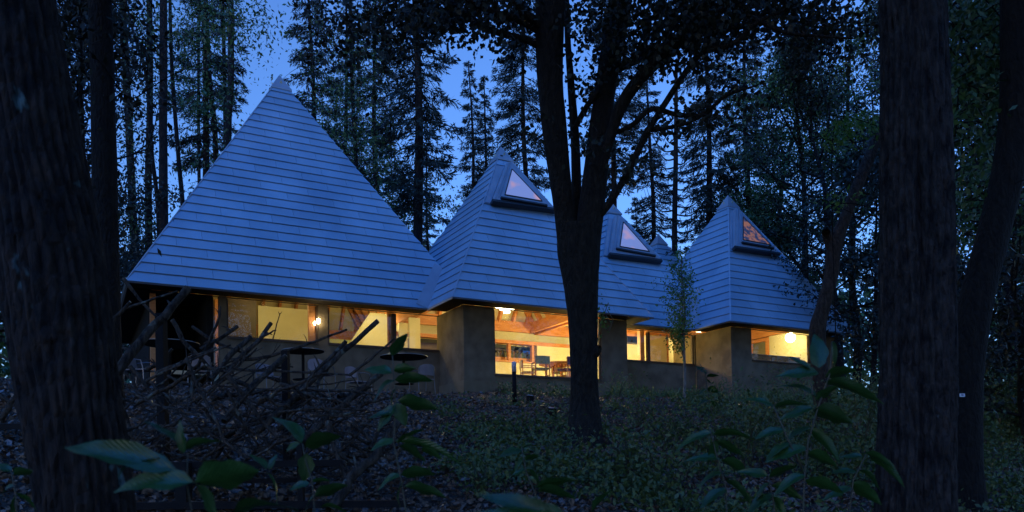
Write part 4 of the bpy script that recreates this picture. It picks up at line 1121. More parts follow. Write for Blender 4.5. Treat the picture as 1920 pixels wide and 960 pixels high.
def stub(b0):
    V, F, _ = trunk_mesh([at(1562, 470, 17) - b0, at(1553, 445, 17) - b0, at(1549, 436, 16.9) - b0], [.12, .12, .09], 10, 4, .1, 2); return V, F
bare([(1690, 130), (1652, 240), (1615, 330), (1588, 400), (1566, 460), (1558, 520), (1542, 580), (1533, 620), (1538, 690), (1546, 790)], 17, [16, 18, 20, 21, 26, 25, 27, 31, 27, 30], 'slender crooked trunk leaning right in front of the right pyramid', 'cherry_tree', bark_mat('cherry bark', (.03, .022, .018), (.075, .055, .045)), 18, nseg=20, per=8, extra=[stub], rough=.08)
# ---- the forked maple in the middle
def maple():
    Y = 13.0
    base = ground_at(1096, 836); base[2] -= .12; b0 = base.copy()
    o = thing('maple_tree', 'large dark maple with several upswept stems in the middle', 'tree', b0)
    t_ = NP(); ends = []
    def st(pts, ws, seed, y0=Y, y1=None, nseg=18, per=7, fl=0, fur=.03):
        y1 = y0 if y1 is None else y1; n_ = len(pts)
        P_ = [at(p[0], p[1], y0 + (y1 - y0) * i / (n_ - 1)) - b0 for i, p in enumerate(pts)]
        if fl: P_[0] = np.array([0, 0, 0.0])
        V, F, q = trunk_mesh(P_, [w_ / 2 / FPX * Y for w_ in ws], nseg, per, .06, seed, furrow=fur, flare=fl); t_.add(V, F); ends.append(q)
    st([(1097, 840), (1097, 760), (1096, 700), (1094, 620), (1090, 540), (1085, 470), (1083, 425)], [64, 55, 53, 57, 66, 80, 78], 1, nseg=64, per=12, fl=.25, fur=.035)
    st([(1068, 470), (1058, 400), (1048, 320), (1038, 230), (1030, 120), (1031, 0), (1030, -140)], [44, 38, 40, 46, 50, 56, 50], 2, 13, 12.6, 36)
    st([(1084, 450), (1081, 360), (1078, 260), (1070, 150), (1064, 60), (1060, -100)], [22, 20, 18, 15, 12, 9], 3, 13.2, 13.8)
    st([(1098, 470), (1110, 380), (1122, 280), (1130, 200), (1146, 100), (1164, 0), (1180, -140)], [52, 48, 46, 42, 44, 46, 40], 4, 13, 13.4, 36)
    st([(1122, 350), (1140, 270), (1170, 190), (1215, 130), (1275, 75), (1350, 15), (1440, -60)], [16, 21, 23, 24, 24, 22, 18], 5, 13, 12.2)
    st([(1118, 410), (1145, 378), (1180, 318), (1210, 255), (1250, 190), (1290, 130), (1322, 95), (1370, 85), (1420, 42), (1470, 20)], [15, 14, 13, 12, 11, 11, 10, 9, 7, 4], 6, 13, 11.6)
    st([(1135, 255), (1180, 238), (1222, 205), (1270, 215), (1320, 214), (1360, 180), (1420, 160)], [8, 9, 9, 9, 8, 6, 3], 7, 13, 12)
    st([(1210, 245), (1260, 238), (1310, 220), (1380, 160)], [8, 7, 6, 3], 8, 12.6, 12)
    st([(1078, 240), (1100, 200), (1122, 172)], [11, 11, 10], 9, 13.2, 13)
    st([(1140, 140), (1185, 115), (1240, 90), (1310, 60), (1400, 50)], [14, 17, 18, 14, 8], 10, 13.2, 13.8)
    st([(1030, 100), (995, 78), (950, 66), (900, 48), (860, 16), (820, -10)], [16, 13, 12, 11, 9, 6], 11, 12.8, 12)
    st([(1030, 62), (1005, 40), (970, 10), (950, -60)], [20, 17, 14, 12], 12, 12.8, 12)
    st([(1032, 70), (980, 40), (920, 22), (860, -10), (790, -30)], [18, 15, 13, 10, 8], 13, 12.8, 11.6)
    st([(1040, 230), (1020, 250), (1005, 262)], [7, 5, 3], 14, 13, 12.8)
    st([(1400, 28), (1470, 60), (1540, 68), (1600, 72)], [7, 6, 5, 3], 15, 11.8, 11.4)
    st([(1112, 662), (1120, 656), (1124, 650)], [26, 18, 8], 16, 12.9, 12.8)
    t_.build('trunk', M_BARKC, o, True)
    r_ = np.random.default_rng(5); C = []
    def cl(px, py, rx, ry, n_, y0=11.6, y1=14):
        k = max(1, n_ // 14)
        cx = px + r_.normal(size=k) * rx; cy = py + r_.normal(size=k) * ry; cy = np.where(cy > py + 2.0 * ry, py, cy)
        for a, b in zip(cx, cy):
            c = at(a, b, r_.uniform(y0, y1)); C.append(c + r_.normal(size=(14, 3)) * .17)
    for a in ((900, 10, 60, 18, 1300), (850, 22, 40, 12, 420), (800, 35, 40, 22, 600), (935, 62, 26, 10, 320), (955, 88, 10, 9, 60), (1110, 40, 26, 34, 480), (1260, 20, 70, 36, 2300), (1225, 90, 50, 20, 900), (1330, 32, 70, 24, 1700), (1440, 12, 60, 20, 1300), (1560, 40, 50, 24, 800), (1570, 90, 40, 16, 260), (1500, 55, 30, 10, 260),
              (1300, 110, 35, 14, 320), (1100, 265, 16, 14, 150), (1095, 165, 12, 26, 160), (1006, 252, 9, 5, 60), (1320, 222, 40, 10, 260), (1370, 195, 30, 12, 150), (1205, 306, 20, 8, 90), (1190, 322, 14, 5, 40), (1260, 235, 20, 8, 120), (700, 30, 50, 30, 700), (660, 90, 40, 30, 300), (745, 70, 30, 16, 250), (1130, 150, 10, 24, 70)):
        cl(*a)
    C = np.concatenate(C); V, F = leafquads(C - b0, .095, r_, .75, .5, .3)
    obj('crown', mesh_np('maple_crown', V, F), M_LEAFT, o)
    # small sprig on the trunk lit from the window
    r_ = np.random.default_rng(9); C = []
    for px, py, n_ in ((1128, 585, 14), (1134, 600, 16), (1127, 612, 14), (1139, 575, 10), (1122, 630, 6), (1124, 560, 5)):
        C.append(at(px, py, 12.9) + r_.normal(size=(n_, 3)) * .05)
    C = np.concatenate(C); V, F = leafquads(C - b0, .06, r_, .6, .4)
    tag(obj('leafy_sprig', mesh_np('sprig', V, F), M_LEAFY, o), kind='stuff')
    for q in ([(1120, 640), (1128, 600), (1140, 570)], [(1138, 580), (1150, 600), (1142, 622)], [(1136, 590), (1147, 610), (1136, 618)]):
        MB().tube([at(a, b, 12.9) - b0 for a, b in q], .006, 5).build('twig', M_STEM, o)
maple()
def overhead(tree, cx, cy, cz, rx, ry, rz, n_, seed):  # out-of-view crown masses placed to shade the foreground
    b = np.array(tree.location); r_ = np.random.default_rng(seed); k = n_ // 30
    d = r_.normal(size=(k, 3)); d /= np.linalg.norm(d, axis=1)[:, None]; d *= r_.random((k, 1)) ** .4
    c = np.array([cx, cy, cz]) + d * np.array([rx, ry, rz]); C = (c[:, None] + r_.normal(size=(k, 30, 3)) * .38).reshape(-1, 3)
    C = C[C[:, 2] > .64 * np.maximum(C[:, 1], 0) + 1.2]
    V, F = leafquads(C - b, .26, r_, .6, .4); obj('crown', mesh_np('overhead_shade_crown', V, F), M_LEAFT, tree)
T = {o_['label'][:12]: o_ for o_ in col.objects if 'label' in o_ and o_.get('category') == 'tree'}
overhead(T['huge near tr'], -3, 2.0, 11.5, 5.5, 4.5, 3, 9000, 1)
overhead(T['huge straigh'], 3.5, 4, 12, 5.5, 5, 3, 9500, 2)
overhead(T['straight bla'], -7, 9, 13, 4.5, 4.5, 3, 7000, 3)
overhead(T['dark bent tr'], 9, 9, 13, 5, 5, 3, 8500, 4)
overhead(T['large dark m'], 1, 11, 13, 5, 4.5, 3, 8500, 5)
# hanging foliage of the left trunks and of the right one, as crowns of trees standing there
def leafy(name, label, trunkpts, Y, wpx, clusters, ml, size, aspect, seed, down=.5, y_sp=1.2, mt=None, spread=.28, per=12, group=None, mult=1):
    o, b0 = bare(trunkpts, Y, wpx, label, name, mt or M_BARKD, seed, group=group)
    r_ = np.random.default_rng(seed); C = []; tw = NP()
    for (px, py, rx, ry, n_) in clusters:
        k = max(1, int(n_ * mult) // per)
        for a, b in zip(px + r_.normal(size=k) * rx, py + r_.normal(size=k) * ry):
            c = at(a, b, Y + r_.uniform(-y_sp, y_sp)); C.append(c + r_.normal(size=(per, 3)) * spread * np.array([1, 1, .6]))
            if r_.random() < .35:
                e = c + np.array([r_.normal() * .5, r_.normal() * .5, -.1 + r_.normal() * .3]); V, F, _ = trunk_mesh([c - b0, (c + e) / 2 - b0 + [0, 0, .06], e - b0], [.012, .009, .004], 3, 2, 0, 1); tw.add(V, F)
    C = np.concatenate(C) - b0; V, F = leafquads(C, size, r_, aspect, down, .35)
    obj('crown', mesh_np('crown', V, F), ml, o)
    if tw.V: tag(tw.build('twigs', M_BARKD, o), kind='stuff')
    return o
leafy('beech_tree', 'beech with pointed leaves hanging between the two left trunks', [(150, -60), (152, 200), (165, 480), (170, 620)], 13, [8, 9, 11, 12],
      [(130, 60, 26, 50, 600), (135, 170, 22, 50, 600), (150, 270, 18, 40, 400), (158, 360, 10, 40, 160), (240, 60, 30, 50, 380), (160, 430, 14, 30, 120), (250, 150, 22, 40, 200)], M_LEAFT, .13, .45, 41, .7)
leafy('beech_tree', 'beech with small sprays behind the slim left trunks', [(318, -60), (322, 120), (335, 300), (344, 430)], 30, [5, 7, 8, 9],
      [(260, 60, 40, 45, 900), (330, 60, 60, 40, 1300), (420, 40, 50, 35, 900), (330, 170, 50, 25, 700), (390, 200, 30, 35, 420), (365, 300, 16, 14, 130), (260, 230, 26, 70, 500), (262, 400, 22, 60, 700), (240, 470, 10, 20, 200), (300, 420, 16, 16, 100), (455, 40, 26, 40, 500)], M_LEAFB, .15, .45, 42, .5, spread=.45, mult=1.0)
leafy('beech_tree', 'leafy beech in front of the firs right of the tallest peak', [(655, -60), (660, 150), (668, 330), (670, 420)], 33, [6, 7, 8, 9],
      [(640, 120, 35, 50, 700), (700, 170, 35, 50, 700), (690, 270, 30, 40, 900), (735, 360, 22, 45, 900), (760, 420, 14, 20, 260), (610, 235, 20, 16, 220), (640, 200, 30, 30, 300), (700, 60, 40, 40, 500), (800, 385, 18, 10, 150), (835, 385, 16, 8, 120), (830, 345, 10, 6, 60)], M_LEAFB, .15, .45, 43, .5, spread=.45, mult=1.25)
# broadleaf trees on the right
G2 = 'broadleaf trees right of the pavilion'
place(BRO[2], -60, 14, 'broadleaf_tree', 'low leafy tree left of the lichen-spotted trunk', 'tree', None, 1.0, 1, M_BARKD, M_LEAFT)
place(BRO[0], 120, 24, 'broadleaf_tree', 'dark leafy tree filling the gap between the two left trunks', 'tree', None, 1.0, 1, M_BARKD, M_LEAFT)
place(BRO[2], 235, 40, 'broadleaf_tree', 'low far tree filling the gap under the left eave', 'tree', None, 1.1, 2, M_BARKD, M_LEAFT)
place(BRO[2], 205, 30, 'broadleaf_tree', 'low dark tree at the left end of the porch roof', 'tree', None, 1.0, 4, M_BARKD, M_LEAFT)
RB = [(1405, 36, 3, 1.05, 'upright broadleaf tree directly behind the right-hand peak'), (1520, 33, 1, 1.0, 'broadleaf tree leaning left just beyond the right-hand roof'), (1470, 40, 0, .85, 'rounded broadleaf tree filling in behind the right-hand roof slope'),
      (1560, 31, 0, 1.0, 'thick leaved tree left of the crooked trunk'), (1600, 36, 3, 1.1, 'leaning broadleaf tree behind the crooked trunk'), (1630, 27, 2, 1.1, 'low leafy tree at the end of the right-hand roof'), (1590, 44, 1, 1.2, 'far tall broadleaf tree beyond the crooked trunk'),
      (1800, 24, 0, 1.05, 'broadleaf tree between the huge right trunk and the bent one'), (1930, 17, 2, 1.0, 'low leafy tree closing the right edge beside the bent trunk'), (1880, 30, 2, 1.2, 'low leafy tree at the right edge of the photo'), (1905, 26, 1, 1.0, 'tall broadleaf tree at the right edge of the photo'), (1855, 40, 3, 1.2, 'far broadleaf tree seen right of the bent trunk'), (1690, 34, 0, 1.2, 'broadleaf tree hidden mostly by the huge right trunk')]
for k, (px, Y, v_, s, lb) in enumerate(RB): place(BRO[v_], px, Y, 'broadleaf_tree', lb, 'tree', G2, s, k * 1.1, M_BARKF, M_LEAFB)
leafy('beech_tree', 'beech with dense drooping leaves right of the huge right trunk', [(1925, -60), (1930, 200), (1935, 500), (1940, 700)], 12, [14, 15, 16, 18],
      [(1830, 40, 40, 45, 1500), (1880, 120, 40, 60, 1500), (1830, 180, 35, 50, 1100), (1850, 300, 40, 60, 900), (1820, 400, 20, 50, 500), (1800, 100, 14, 60, 500), (1900, 30, 20, 30, 400)], M_LEAFB, .12, .42, 44, .7)
leafy('maple_tree', 'small bright green maple spray beside the crooked trunk', [(1640, 250), (1622, 262), (1600, 268), (1560, 274)], 16, [3, 3, 3, 2],
      [(1600, 240, 22, 10, 330), (1570, 262, 16, 8, 200), (1640, 235, 14, 8, 120), (1565, 378, 12, 5, 90)], M_LEAFY, .11, .4, 45, .3, spread=.14)
# sapling in front of the third roof
def sapling():
    b = ground_at(1283, 756); Y = b[1]
    o = thing('sapling', 'tall thin leafy sapling standing before the third pyramid', 'tree', b)
    P_ = [at(x, y, Y) - b for x, y in ((1283, 758), (1284, 700), (1282, 640), (1284, 580), (1279, 520), (1276, 462))]
    V, F, _ = trunk_mesh(P_, [.05, .042, .036, .03, .02, .008], 8, 5, .12, 3); NP().add(V, F).build('trunk', mat('sapling bark', (.06, .05, .04), (.20, .18, .15), scale=14, stretch=(1, 1, .4)), o)
    r_ = np.random.default_rng(8); C = []; tw = NP()
    for k in range(150):
        t = r_.random() ** .8; y = 475 + t * 175; half = 10 + 18 * math.sin(math.pi * min(1, t * 1.1)) ; x = 1274 + r_.normal() * half * .55
        c = at(x, y, Y + r_.uniform(-.3, .3)) - b; s_ = at(1280, y + 18, Y) - b
        V, F, _ = trunk_mesh([s_, (s_ + c) / 2 + [0, 0, .03], c], [.008, .006, .003], 3, 2, 0, k); tw.add(V, F); C.append(c + r_.normal(size=(13, 3)) * .10)
    for k in range(16):
        c = at(1264 + r_.normal() * 10, 625 + r_.normal() * 20, Y) - b; C.append(c + r_.normal(size=(8, 3)) * .08)
    C = np.concatenate(C); V, F = leafquads(C, .085, r_, .55, .3)
    tag(tw.build('twigs', M_STEM, o), kind='stuff'); obj('crown', mesh_np('sapling_crown', V, F), M_LEAFY, o)
sapling()
# shrubs by the right corner, with window light painted into their leaf colour
def shrub(label, px, py, Y, hpx, wpx, n_, ml, size, seed, name='shrub', stems=9):
    b = ground_at(px, py) if Y is None else at(px, py, Y); Y = b[1]
    b[2] = float(gz(b[0], b[1])) - .03
    o = thing(name, label, 'shrub', b); r_ = np.random.default_rng(seed); C = []; tw = NP()
    hgt = hpx / FPX * Y; wd = wpx / FPX * Y / 2
    for k in range(stems):
        a = r_.uniform(0, 6.28); rr = wd * r_.uniform(.3, 1)
        q = [np.zeros(3), np.array([math.cos(a) * rr * .4, math.sin(a) * rr * .4, hgt * .45]), np.array([math.cos(a) * rr, math.sin(a) * rr, hgt * r_.uniform(.6, 1)])]
        V, F, pts = trunk_mesh(q, [.012, .009, .003], 4, 5, .1, k); tw.add(V, F)
        m_ = n_ // stems; c = pts[r_.integers(3, len(pts), m_)]; C.append(c + r_.normal(size=(m_, 3)) * wd * .26)
    tag(tw.build('stems', M_STEM, o), kind='stuff'); C = np.concatenate(C); C[:, 2] = np.maximum(C[:, 2], .03); V, F = leafquads(C, size, r_, .5, .2)
    obj('leaves', mesh_np('shrub_leaves', V, F), ml, o); return o
M_SHR = mat('window light painted leaves', (.08, .12, .03), (.14, .18, .055), rough=.5, scale=3, trans=.2)  # window light painted in as a brighter leaf colour, wall weeds too
for k, a in enumerate((('feathery yellow-green shrub beside the crooked trunk', 1588, 740, None, 150, 110, 2600, .075), ('feathery shrub at the far end of the right wall', 1625, 728, None, 130, 90, 1900, .08), ('low bright shrub at the foot of the crooked trunk', 1600, 790, None, 90, 110, 1500, .07),
        ('leafy shrub in the shade left of the huge right trunk', 1640, 800, None, 90, 60, 900, .07), ('dark shrub left of the bent trunk foot', 1850, 830, None, 130, 120, 2000, .09), ('dark shrub at the right edge of the photo', 1905, 850, None, 150, 90, 1700, .1), ('broad dark shrub far behind the bent trunk', 1880, 720, 26, 110, 200, 2600, .12))):
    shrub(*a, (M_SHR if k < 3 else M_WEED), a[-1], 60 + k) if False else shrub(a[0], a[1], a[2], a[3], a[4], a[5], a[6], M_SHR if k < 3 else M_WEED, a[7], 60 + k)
for k, (x, y, v_, s, lb) in enumerate(((-9, -7, 0, 1.0, 'unseen broadleaf tree added for shade far left behind the camera'), (-3.5, -8, 1, 1.0, 'unseen broadleaf tree added for shade behind the camera to the left'), (2.5, -7.5, 0, 1.05, 'unseen broadleaf tree added for shade straight behind the camera'), (8.5, -7, 3, 1.0, 'unseen broadleaf tree added for shade behind the camera to the right'), (-13, 1, 1, 1.0, 'unseen broadleaf tree added for shade left of the camera'), (13, 0, 0, 1.05, 'unseen broadleaf tree added for shade right of the camera'))):
    o = thing('broadleaf_tree', lb, 'tree', (x, y, -1.6), k, 'unseen trees added around the viewer for shade'); o.scale = (s * 1.25, s * 1.25, s)  # unseen trees added to keep light off the foreground
    obj('trunk', BRO[v_][0], M_BARKF, o, True); obj('crown', BRO[v_][1], M_LEAFB, o)
for k, (px, py, hp, wp, nl, sz, lb) in enumerate(((1180, 905, 120, 190, 700, .075, 'low leafy shrub on the bare bank right of the maple foot'), (1250, 940, 130, 200, 600, .07, 'low leafy shrub at the bottom edge between maple and huge trunk'), (1300, 850, 90, 150, 700, .07, 'low leafy shrub under the drooping-leaved one'), (1400, 880, 150, 200, 900, .075, 'bushy shrub in the middle of the right bank'),
        (1460, 820, 120, 160, 900, .065, 'bushy shrub below the right-hand window'), (1540, 900, 160, 180, 900, .08, 'bushy shrub at the foot of the tall large-leaved one'), (1620, 830, 130, 120, 800, .065, 'bushy shrub touching the left side of the huge right trunk'), (1200, 800, 60, 120, 600, .055, 'small round shrub right beside the maple trunk'), (1240, 845, 70, 110, 500, .06, 'small shrub halfway down the bank right of the maple'),
        (1840, 900, 150, 160, 900, .08, 'dark shrub at the lower right beyond the huge trunk'), (900, 930, 70, 120, 350, .06, 'sparse shrub at the bottom centre of the bank'), (1060, 860, 60, 110, 450, .05, 'low green shrub just left of the maple foot'), (1350, 770, 55, 120, 600, .06, 'low shrub before the pale log of the right corner'), (1500, 760, 70, 140, 900, .06, 'dense low shrub along the right wall'), (1160, 745, 40, 90, 500, .06, 'small bright shrub at the wall right of the maple'))):
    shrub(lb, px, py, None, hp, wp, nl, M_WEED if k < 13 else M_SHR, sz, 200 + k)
# far wood closing the horizon
r_ = np.random.default_rng(77)
an = r_.uniform(-.95, .95, 56000); di = r_.uniform(56, 74, 56000); X = np.sin(an) * di; Yy = np.cos(an) * di + 6
hz = 2.2 + 10.5 * (.45 + .55 * vnoise(an * 26 + 40, an * 0 + 3, 2)) * (1 + .5 * np.clip(np.abs(an) - .3, 0, 1)); zz = 1.5 + hz * r_.random(56000) ** .8
V, F = leafquads(np.stack([X, Yy, zz], -1), .62, r_, .6, .2)
tag(obj('far_wood', mesh_np('far_wood', V, F), M_LEAFB), kind='stuff', label='far dark undergrowth of the wood beyond the pavilion')
# ------------------------------------------------------------------ leaf litter and ground cover
def scatter(n_, seed, x0, x1, y0, y1, pw=1.0):
    r_ = np.random.default_rng(seed); Y = y0 + (y1 - y0) * r_.random(n_) ** pw; X = (r_.random(n_) * (x1 - x0) + x0) * Y
    v = X * EY[0] + Y * EY[1]; u = X * EX[0] + Y * EX[1]
    k = (v < 19.4) | ((u < 9.6) & (v < 21)) ; k &= ~((u < 9.4) & (v > 17.6)); return X[k], Y[k], r_
def surf(X, Y, h): return np.stack([X, Y, gz(X, Y) + h], -1)
X, Y, r_ = scatter(125000, 1, -.72, .72, 5.5, 29, 1.25)
P_ = surf(X, Y, .012 + .03 * r_.random(len(X))); D_ = r_.normal(size=P_.shape); D_[:, 2] *= .28
kp = vnoise(P_[:, 0] * 1.6 + 60, P_[:, 1] * 1.6, 17) > .10; P_ = P_[kp]; D_ = D_[kp]
V, F = leafquads(P_, .066, r_, .62, 0, .7, D_ * 2)
tag(obj('leaf_litter', mesh_np('leaf_litter', V, F), M_LITTER), kind='stuff', label='dense fallen leaves covering the bank')
X, Y, r_ = scatter(9000, 2, -.6, .6, 7, 27, 1.1); P_ = surf(X, Y, .01); D_ = r_.normal(size=P_.shape); D_[:, 2] *= .15
V, F = leafquads(P_, .17, r_, .07, 0, .5, D_ * 3); tag(obj('fallen_twigs', mesh_np('fallen_twigs', V, F), M_BRANCH), kind='stuff', label='small twigs strewn over the bank')
# weeds: tufts with leaves, denser along the walls and to the right
r_ = np.random.default_rng(12); C = []; 
def tuft(x, y, n_, h, sp):
    a = r_.random((n_, 3)); c = np.stack([x + r_.normal(size=n_) * sp, y + r_.normal(size=n_) * sp, np.zeros(n_)], -1); c[:, 2] = gz(c[:, 0], c[:, 1]) + h * a[:, 2] ** 1.2; C.append(c)
for k in range(5200):
    Y = 7 + 20 * r_.random(); sx = r_.uniform(-.1, .68); X = sx * Y
    u = X * EX[0] + Y * EX[1]; v = X * EY[0] + Y * EY[1]
    if v > 19.3: continue
    d = .5 + (vnoise(X * .8 + 9, Y * .8 + 4, 6) - .5) * 1.5 + (vnoise(X * 2.4, Y * 2.4, 9) - .5) * .4 + (sx - .16) * .8
    if d < .66: continue
    tuft(X, Y, int(r_.uniform(10, 30)), r_.uniform(.06, .30) * (1 + (d > .8) * .6), .12)
C1 = np.concatenate(C); V, F = leafquads(C1, .075, r_, .5, .05)
tag(obj('undergrowth', mesh_np('undergrowth', V, F), M_WEED), kind='stuff', label='low leafy undergrowth across the bank')
C = []
for k in range(420):
    u = r_.uniform(14.8, 25); v = (20.4 if u < 16.2 else (22.0 if u < 19.7 else 19.8)) - abs(r_.normal()) * .55
    if 16.2 < u < 19.7: v = min(v, 21.6) if r_.random() < .6 else 19.6 - r_.random()
    p = W(u, v, 0); tuft(p[0], p[1], 14, r_.uniform(.1, .38), .09)
C1 = np.concatenate(C); D_ = np.zeros_like(C1); D_[:, 2] = 1.4
V, F = leafquads(C1, .12, r_, .28, -.2, .4, D_)
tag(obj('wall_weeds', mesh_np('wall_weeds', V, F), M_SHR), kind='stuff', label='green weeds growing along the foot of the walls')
# ------------------------------------------------------------------ near shrubs with large leaves
def leaf_mesh(nm, wid=.42, curl=.25, seed=0):
    r_ = random.Random(seed); V = []; F = []; N_ = 8
    for i in range(N_ + 1):
        t = i / N_; w_ = wid * .5 * (math.sin(math.pi * t ** .8) ** .8) * (1 - .25 * t) + .004
        z = -curl * t * t; 
        for s in (-1, -.5, 0, .5, 1): V.append((s * w_ * (1 + .12 * math.sin(t * 17 + seed * 2 + s)) + .035 * math.sin(t * 3 + seed) * t, t, z + abs(s) * w_ * (.25 + .1 * (seed % 3)) + .022 * math.sin(9 * t + s * 3 + seed) * abs(s)))
    for i in range(N_):
        for k in range(4): a = i * 5 + k; F.append((a, a + 1, a + 6, a + 5))
    me = bpy.data.meshes.new(nm); me.from_pydata(V, [], F); me.update(); me.materials.append(M_LEAFN)
    me.polygons.foreach_set('use_smooth', np.ones(len(F), bool)); return me
LM = [leaf_mesh('leaf_blade_%d' % k, (.46, .36, .54, .42, .50, .39)[k], (.2, .42, .08, .30, .15, .55)[k], k) for k in range(6)]
def put_leaf(parent, b, base, tip, wscale, roll, k):
    base = np.array(base); tip = np.array(tip); y = tip - base; L = np.linalg.norm(y); y = y / L
    up = np.array([0, 0, 1.0]) if abs(y[2]) < .9 else np.array([0, -1.0, 0]); x = np.cross(y, up); x /= np.linalg.norm(x); z = np.cross(x, y)
    c, s = math.cos(roll), math.sin(roll); x2 = x * c + z * s; z2 = -x * s + z * c
    me = LM[(k * 5 + int(abs(base[0]) * 37)) % 6]; o = bpy.data.objects.new('leaf', me); col.objects.link(o); o.parent = parent
    M_ = Matrix(((x2[0] * L * wscale, y[0] * L, z2[0] * L, base[0] - b[0]), (x2[1] * L * wscale, y[1] * L, z2[1] * L, base[1] - b[1]), (x2[2] * L * wscale, y[2] * L, z2[2] * L, base[2] - b[2]), (0, 0, 0, 1)))
    o.matrix_local = M_; return o
def bigplant(label, Y, stems, leaves, wpx=4, group='large leaved shrubs in the foreground', name='leafy_shrub'):
    s0 = stems[0][-1]; b = at(s0[0], s0[1], Y); g0 = float(gz(b[0], b[1]))
    b = np.array([b[0], b[1], g0]) if b[2] > g0 else b
    o = thing(name, label, 'shrub', b, 0, group)
    for i, st in enumerate(stems):
        P_ = [at(x, y, Y) for x, y in st]
        if i == 0 and P_[-1][2] > g0 + .02: P_.append(b)
        MB().tube([p - b for p in P_], list(np.linspace(.5, 1, len(P_)) * wpx / 2 / FPX * Y), 7).build('stem', M_STEM, o, True)
    rr = random.Random(int(Y * 100) + len(leaves))
    for k, (x0, y0, x1, y1, ws, roll) in enumerate(leaves):
        dy = rr.uniform(-.3, .3) * Y * math.hypot(x1 - x0, y1 - y0) / FPX
        put_leaf(o, b, at(x0, y0, Y), at(x1, y1, Y + dy), ws, roll, k)
    return o
bigplant('blurred near shrub with blue-sheened leaves at the lower left', 1.55, [[(352, 848), (350, 905), (360, 960), (365, 1100)]],
         [(362, 905, 205, 884, .9, 1.0), (365, 905, 492, 872, 1.1, .9), (368, 908, 425, 975, 1.1, .5), (340, 838, 286, 775, .8, .3), (345, 842, 408, 808, .9, .7), (345, 850, 330, 790, .8, .2), (330, 880, 105, 818, .55, 1.1), (440, 965, 545, 905, 1.1, .3), (300, 860, 190, 850, .6, .8)], 3)
bigplant('shrub whose single upright leaf stands over the flat rail', 2.6, [[(567, 832), (572, 860), (585, 900), (590, 960), (600, 1100)]],
         [(566, 830, 527, 760, 1.15, .25), (572, 838, 640, 808, 1.1, .8), (562, 832, 528, 840, 1.1, 1.1), (575, 850, 570, 905, 1.2, .2), (500, 880, 470, 850, 1.2, .4), (505, 880, 515, 850, 1.1, .4), (580, 905, 540, 915, 1, .9), (585, 905, 620, 890, 1, .7), (590, 930, 650, 905, 1.0, .9), (590, 930, 560, 960, 1.1, .6), (600, 950, 655, 945, .9, .6), (500, 885, 540, 930, 1.1, .5)], 4)
bigplant('dark sapling with broad leaves overlapping the wide window', 3.0, [[(735, 655), (738, 700), (742, 760), (738, 830), (752, 900), (768, 1000)]],
         [(735, 668, 762, 622, 1.1, .4), (734, 700, 682, 680, 1.2, .8), (738, 695, 780, 688, 1.0, 1.0), (740, 712, 690, 735, 1.2, .6), (740, 712, 812, 706, .8, .9), (742, 728, 720, 760, 1.2, .3), (745, 752, 825, 762, .95, .8), (742, 760, 700, 800, 1.2, .8), (742, 755, 760, 800, 1.1, .3), (744, 775, 692, 770, .9, .9), (740, 825, 690, 838, 1, .8), (742, 828, 862, 828, .55, .7), (745, 832, 790, 800, 1.0, .4), (748, 836, 800, 862, 1.1, .5), (752, 890, 700, 905, 1, .8), (752, 890, 820, 880, .9, .9), (756, 905, 730, 940, 1.1, .4), (758, 912, 840, 925, .8, .8), (790, 840, 830, 856, 1, .8)], 4)
bigplant('very near shrub with one huge blurred leaf at the bottom middle', 1.15, [[(1010, 1000), (1015, 1100)]], [(1070, 975, 840, 950, .75, .9), (1050, 985, 920, 905, .8, 1.2), (930, 985, 1090, 975, .9, .9)], 3)
bigplant('shrub of round leaves left of the maple foot', 3.1, [[(978, 838), (985, 880), (1005, 930), (1030, 1000)]],
         [(980, 842, 1000, 826, 1, .3), (978, 845, 932, 850, 1.4, .6), (982, 860, 955, 885, 1.2, .5), (984, 862, 1012, 852, 1.6, .5), (990, 880, 1015, 905, 1.3, .4), (985, 880, 960, 890, 1, .7), (1005, 915, 1075, 885, .8, .8), (1005, 920, 1080, 930, .9, .5), (1010, 930, 985, 945, 1, .7), (1110, 960, 1145, 915, 1.1, .5)], 4)
bigplant('tall shrub of large leaves standing before the right-hand window', 3.3, [[(1560, 640), (1556, 700), (1535, 760), (1515, 830), (1508, 900), (1505, 1000)], [(1520, 720), (1528, 760)], [(1450, 760), (1480, 830), (1505, 880)]],
         [(1536, 690, 1530, 620, 1.1, .15), (1520, 692, 1482, 660, .7, .9), (1535, 700, 1462, 690, 1, .9), (1548, 705, 1600, 690, 1.2, .7), (1560, 640, 1568, 690, .7, .5), (1545, 715, 1640, 725, .7, .7), (1530, 745, 1480, 700, 1.2, .5), (1530, 750, 1570, 720, 1.0, .8), (1525, 765, 1460, 775, .9, .8), (1526, 768, 1600, 790, .9, .8), (1518, 800, 1470, 820, 1.0, .6), (1518, 805, 1580, 845, .9, .7), (1512, 840, 1440, 850, .9, .7), (1512, 850, 1570, 870, .9, .6), (1510, 890, 1450, 910, 1, .7), (1510, 900, 1580, 915, 1, .8), (1450, 762, 1400, 740, .9, .6), (1452, 765, 1495, 742, .9, .7), (1470, 805, 1415, 815, .9, .8), (1480, 830, 1430, 860, .9, .5)], 4)
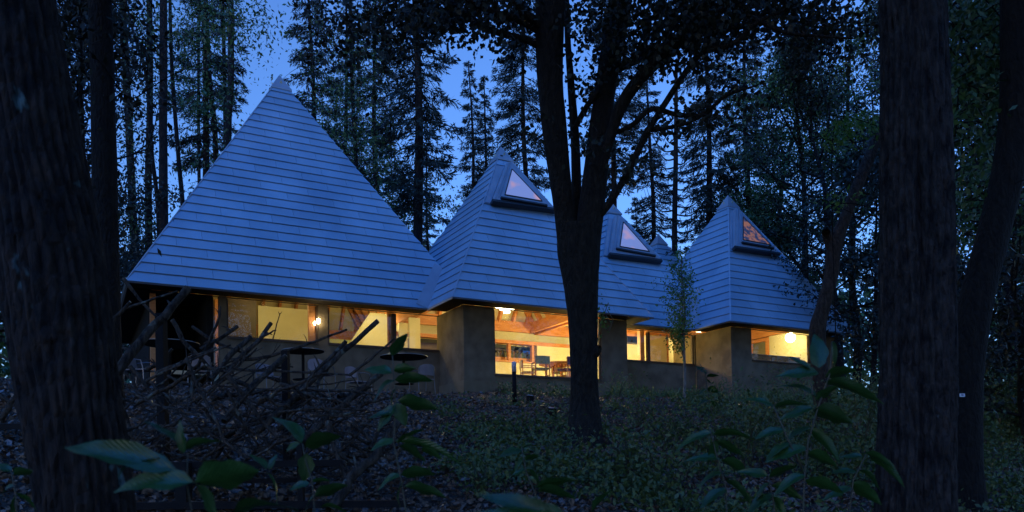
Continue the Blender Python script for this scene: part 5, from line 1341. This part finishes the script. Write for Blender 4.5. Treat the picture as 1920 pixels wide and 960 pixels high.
bigplant('shrub at the lower right with leaves pointing to the huge trunk', 3.6, [[(1625, 850), (1600, 900), (1590, 980), (1590, 1060)]],
         [(1622, 850, 1680, 862, 1.0, .7), (1625, 848, 1695, 885, .8, .7), (1618, 856, 1575, 850, .9, .8), (1610, 880, 1660, 905, .9, .6), (1605, 885, 1560, 880, 1, .6), (1598, 905, 1650, 940, .9, .7), (1596, 915, 1545, 925, .9, .6)], 4)
bigplant('shrub of drooping leaves in the middle of the right bank', 3.8, [[(1330, 800), (1345, 860), (1360, 910), (1365, 1000)]],
         [(1335, 812, 1265, 822, .8, .8), (1338, 815, 1395, 800, 1.0, .7), (1340, 825, 1330, 870, 1.0, .4), (1342, 828, 1400, 845, .9, .7), (1350, 860, 1290, 850, .9, .7), (1352, 862, 1410, 890, .9, .6), (1356, 885, 1300, 900, .9, .6), (1360, 900, 1420, 930, .9, .7), (1362, 915, 1310, 945, .9, .6)], 4)
bigplant('shrub with blue-lit leaves low in the right corner of the bank', 3.4, [[(1440, 890), (1450, 940), (1460, 1020)]],
         [(1440, 892, 1385, 880, .9, .9), (1442, 895, 1490, 870, 1, .8), (1444, 905, 1400, 940, .9, .5), (1446, 910, 1510, 935, .8, .8), (1450, 930, 1480, 970, .9, .5), (1448, 925, 1395, 960, .9, .6)], 4)
bigplant('knee-high plant with curling leaves before the right corner pier', 13.5, [[(1312, 682), (1322, 700), (1326, 730), (1334, 770), (1340, 800)]],
         [(1324, 702, 1304, 684, 1.2, .4), (1325, 706, 1346, 700, 1.2, .6), (1322, 690, 1302, 690, 1, .6), (1326, 728, 1348, 735, 1.4, .6), (1326, 730, 1308, 735, 1.2, .5), (1330, 750, 1304, 755, 1.2, .6), (1332, 752, 1350, 765, 1.2, .7), (1324, 712, 1336, 718, 1, .5), (1334, 772, 1316, 784, 1, .5)], 3, 'small plants on the bank', 'bank_plant')
bigplant('shrub leaves crowding the lower left corner of the photo', 2.2, [[(20, 880), (30, 930), (35, 1050)]],
         [(22, 885, -20, 860, 1, .7), (25, 890, 62, 880, 1.1, .8), (28, 910, -10, 920, 1, .7), (30, 925, 75, 950, 1, .6), (30, 930, 10, 985, 1, .6)], 4)
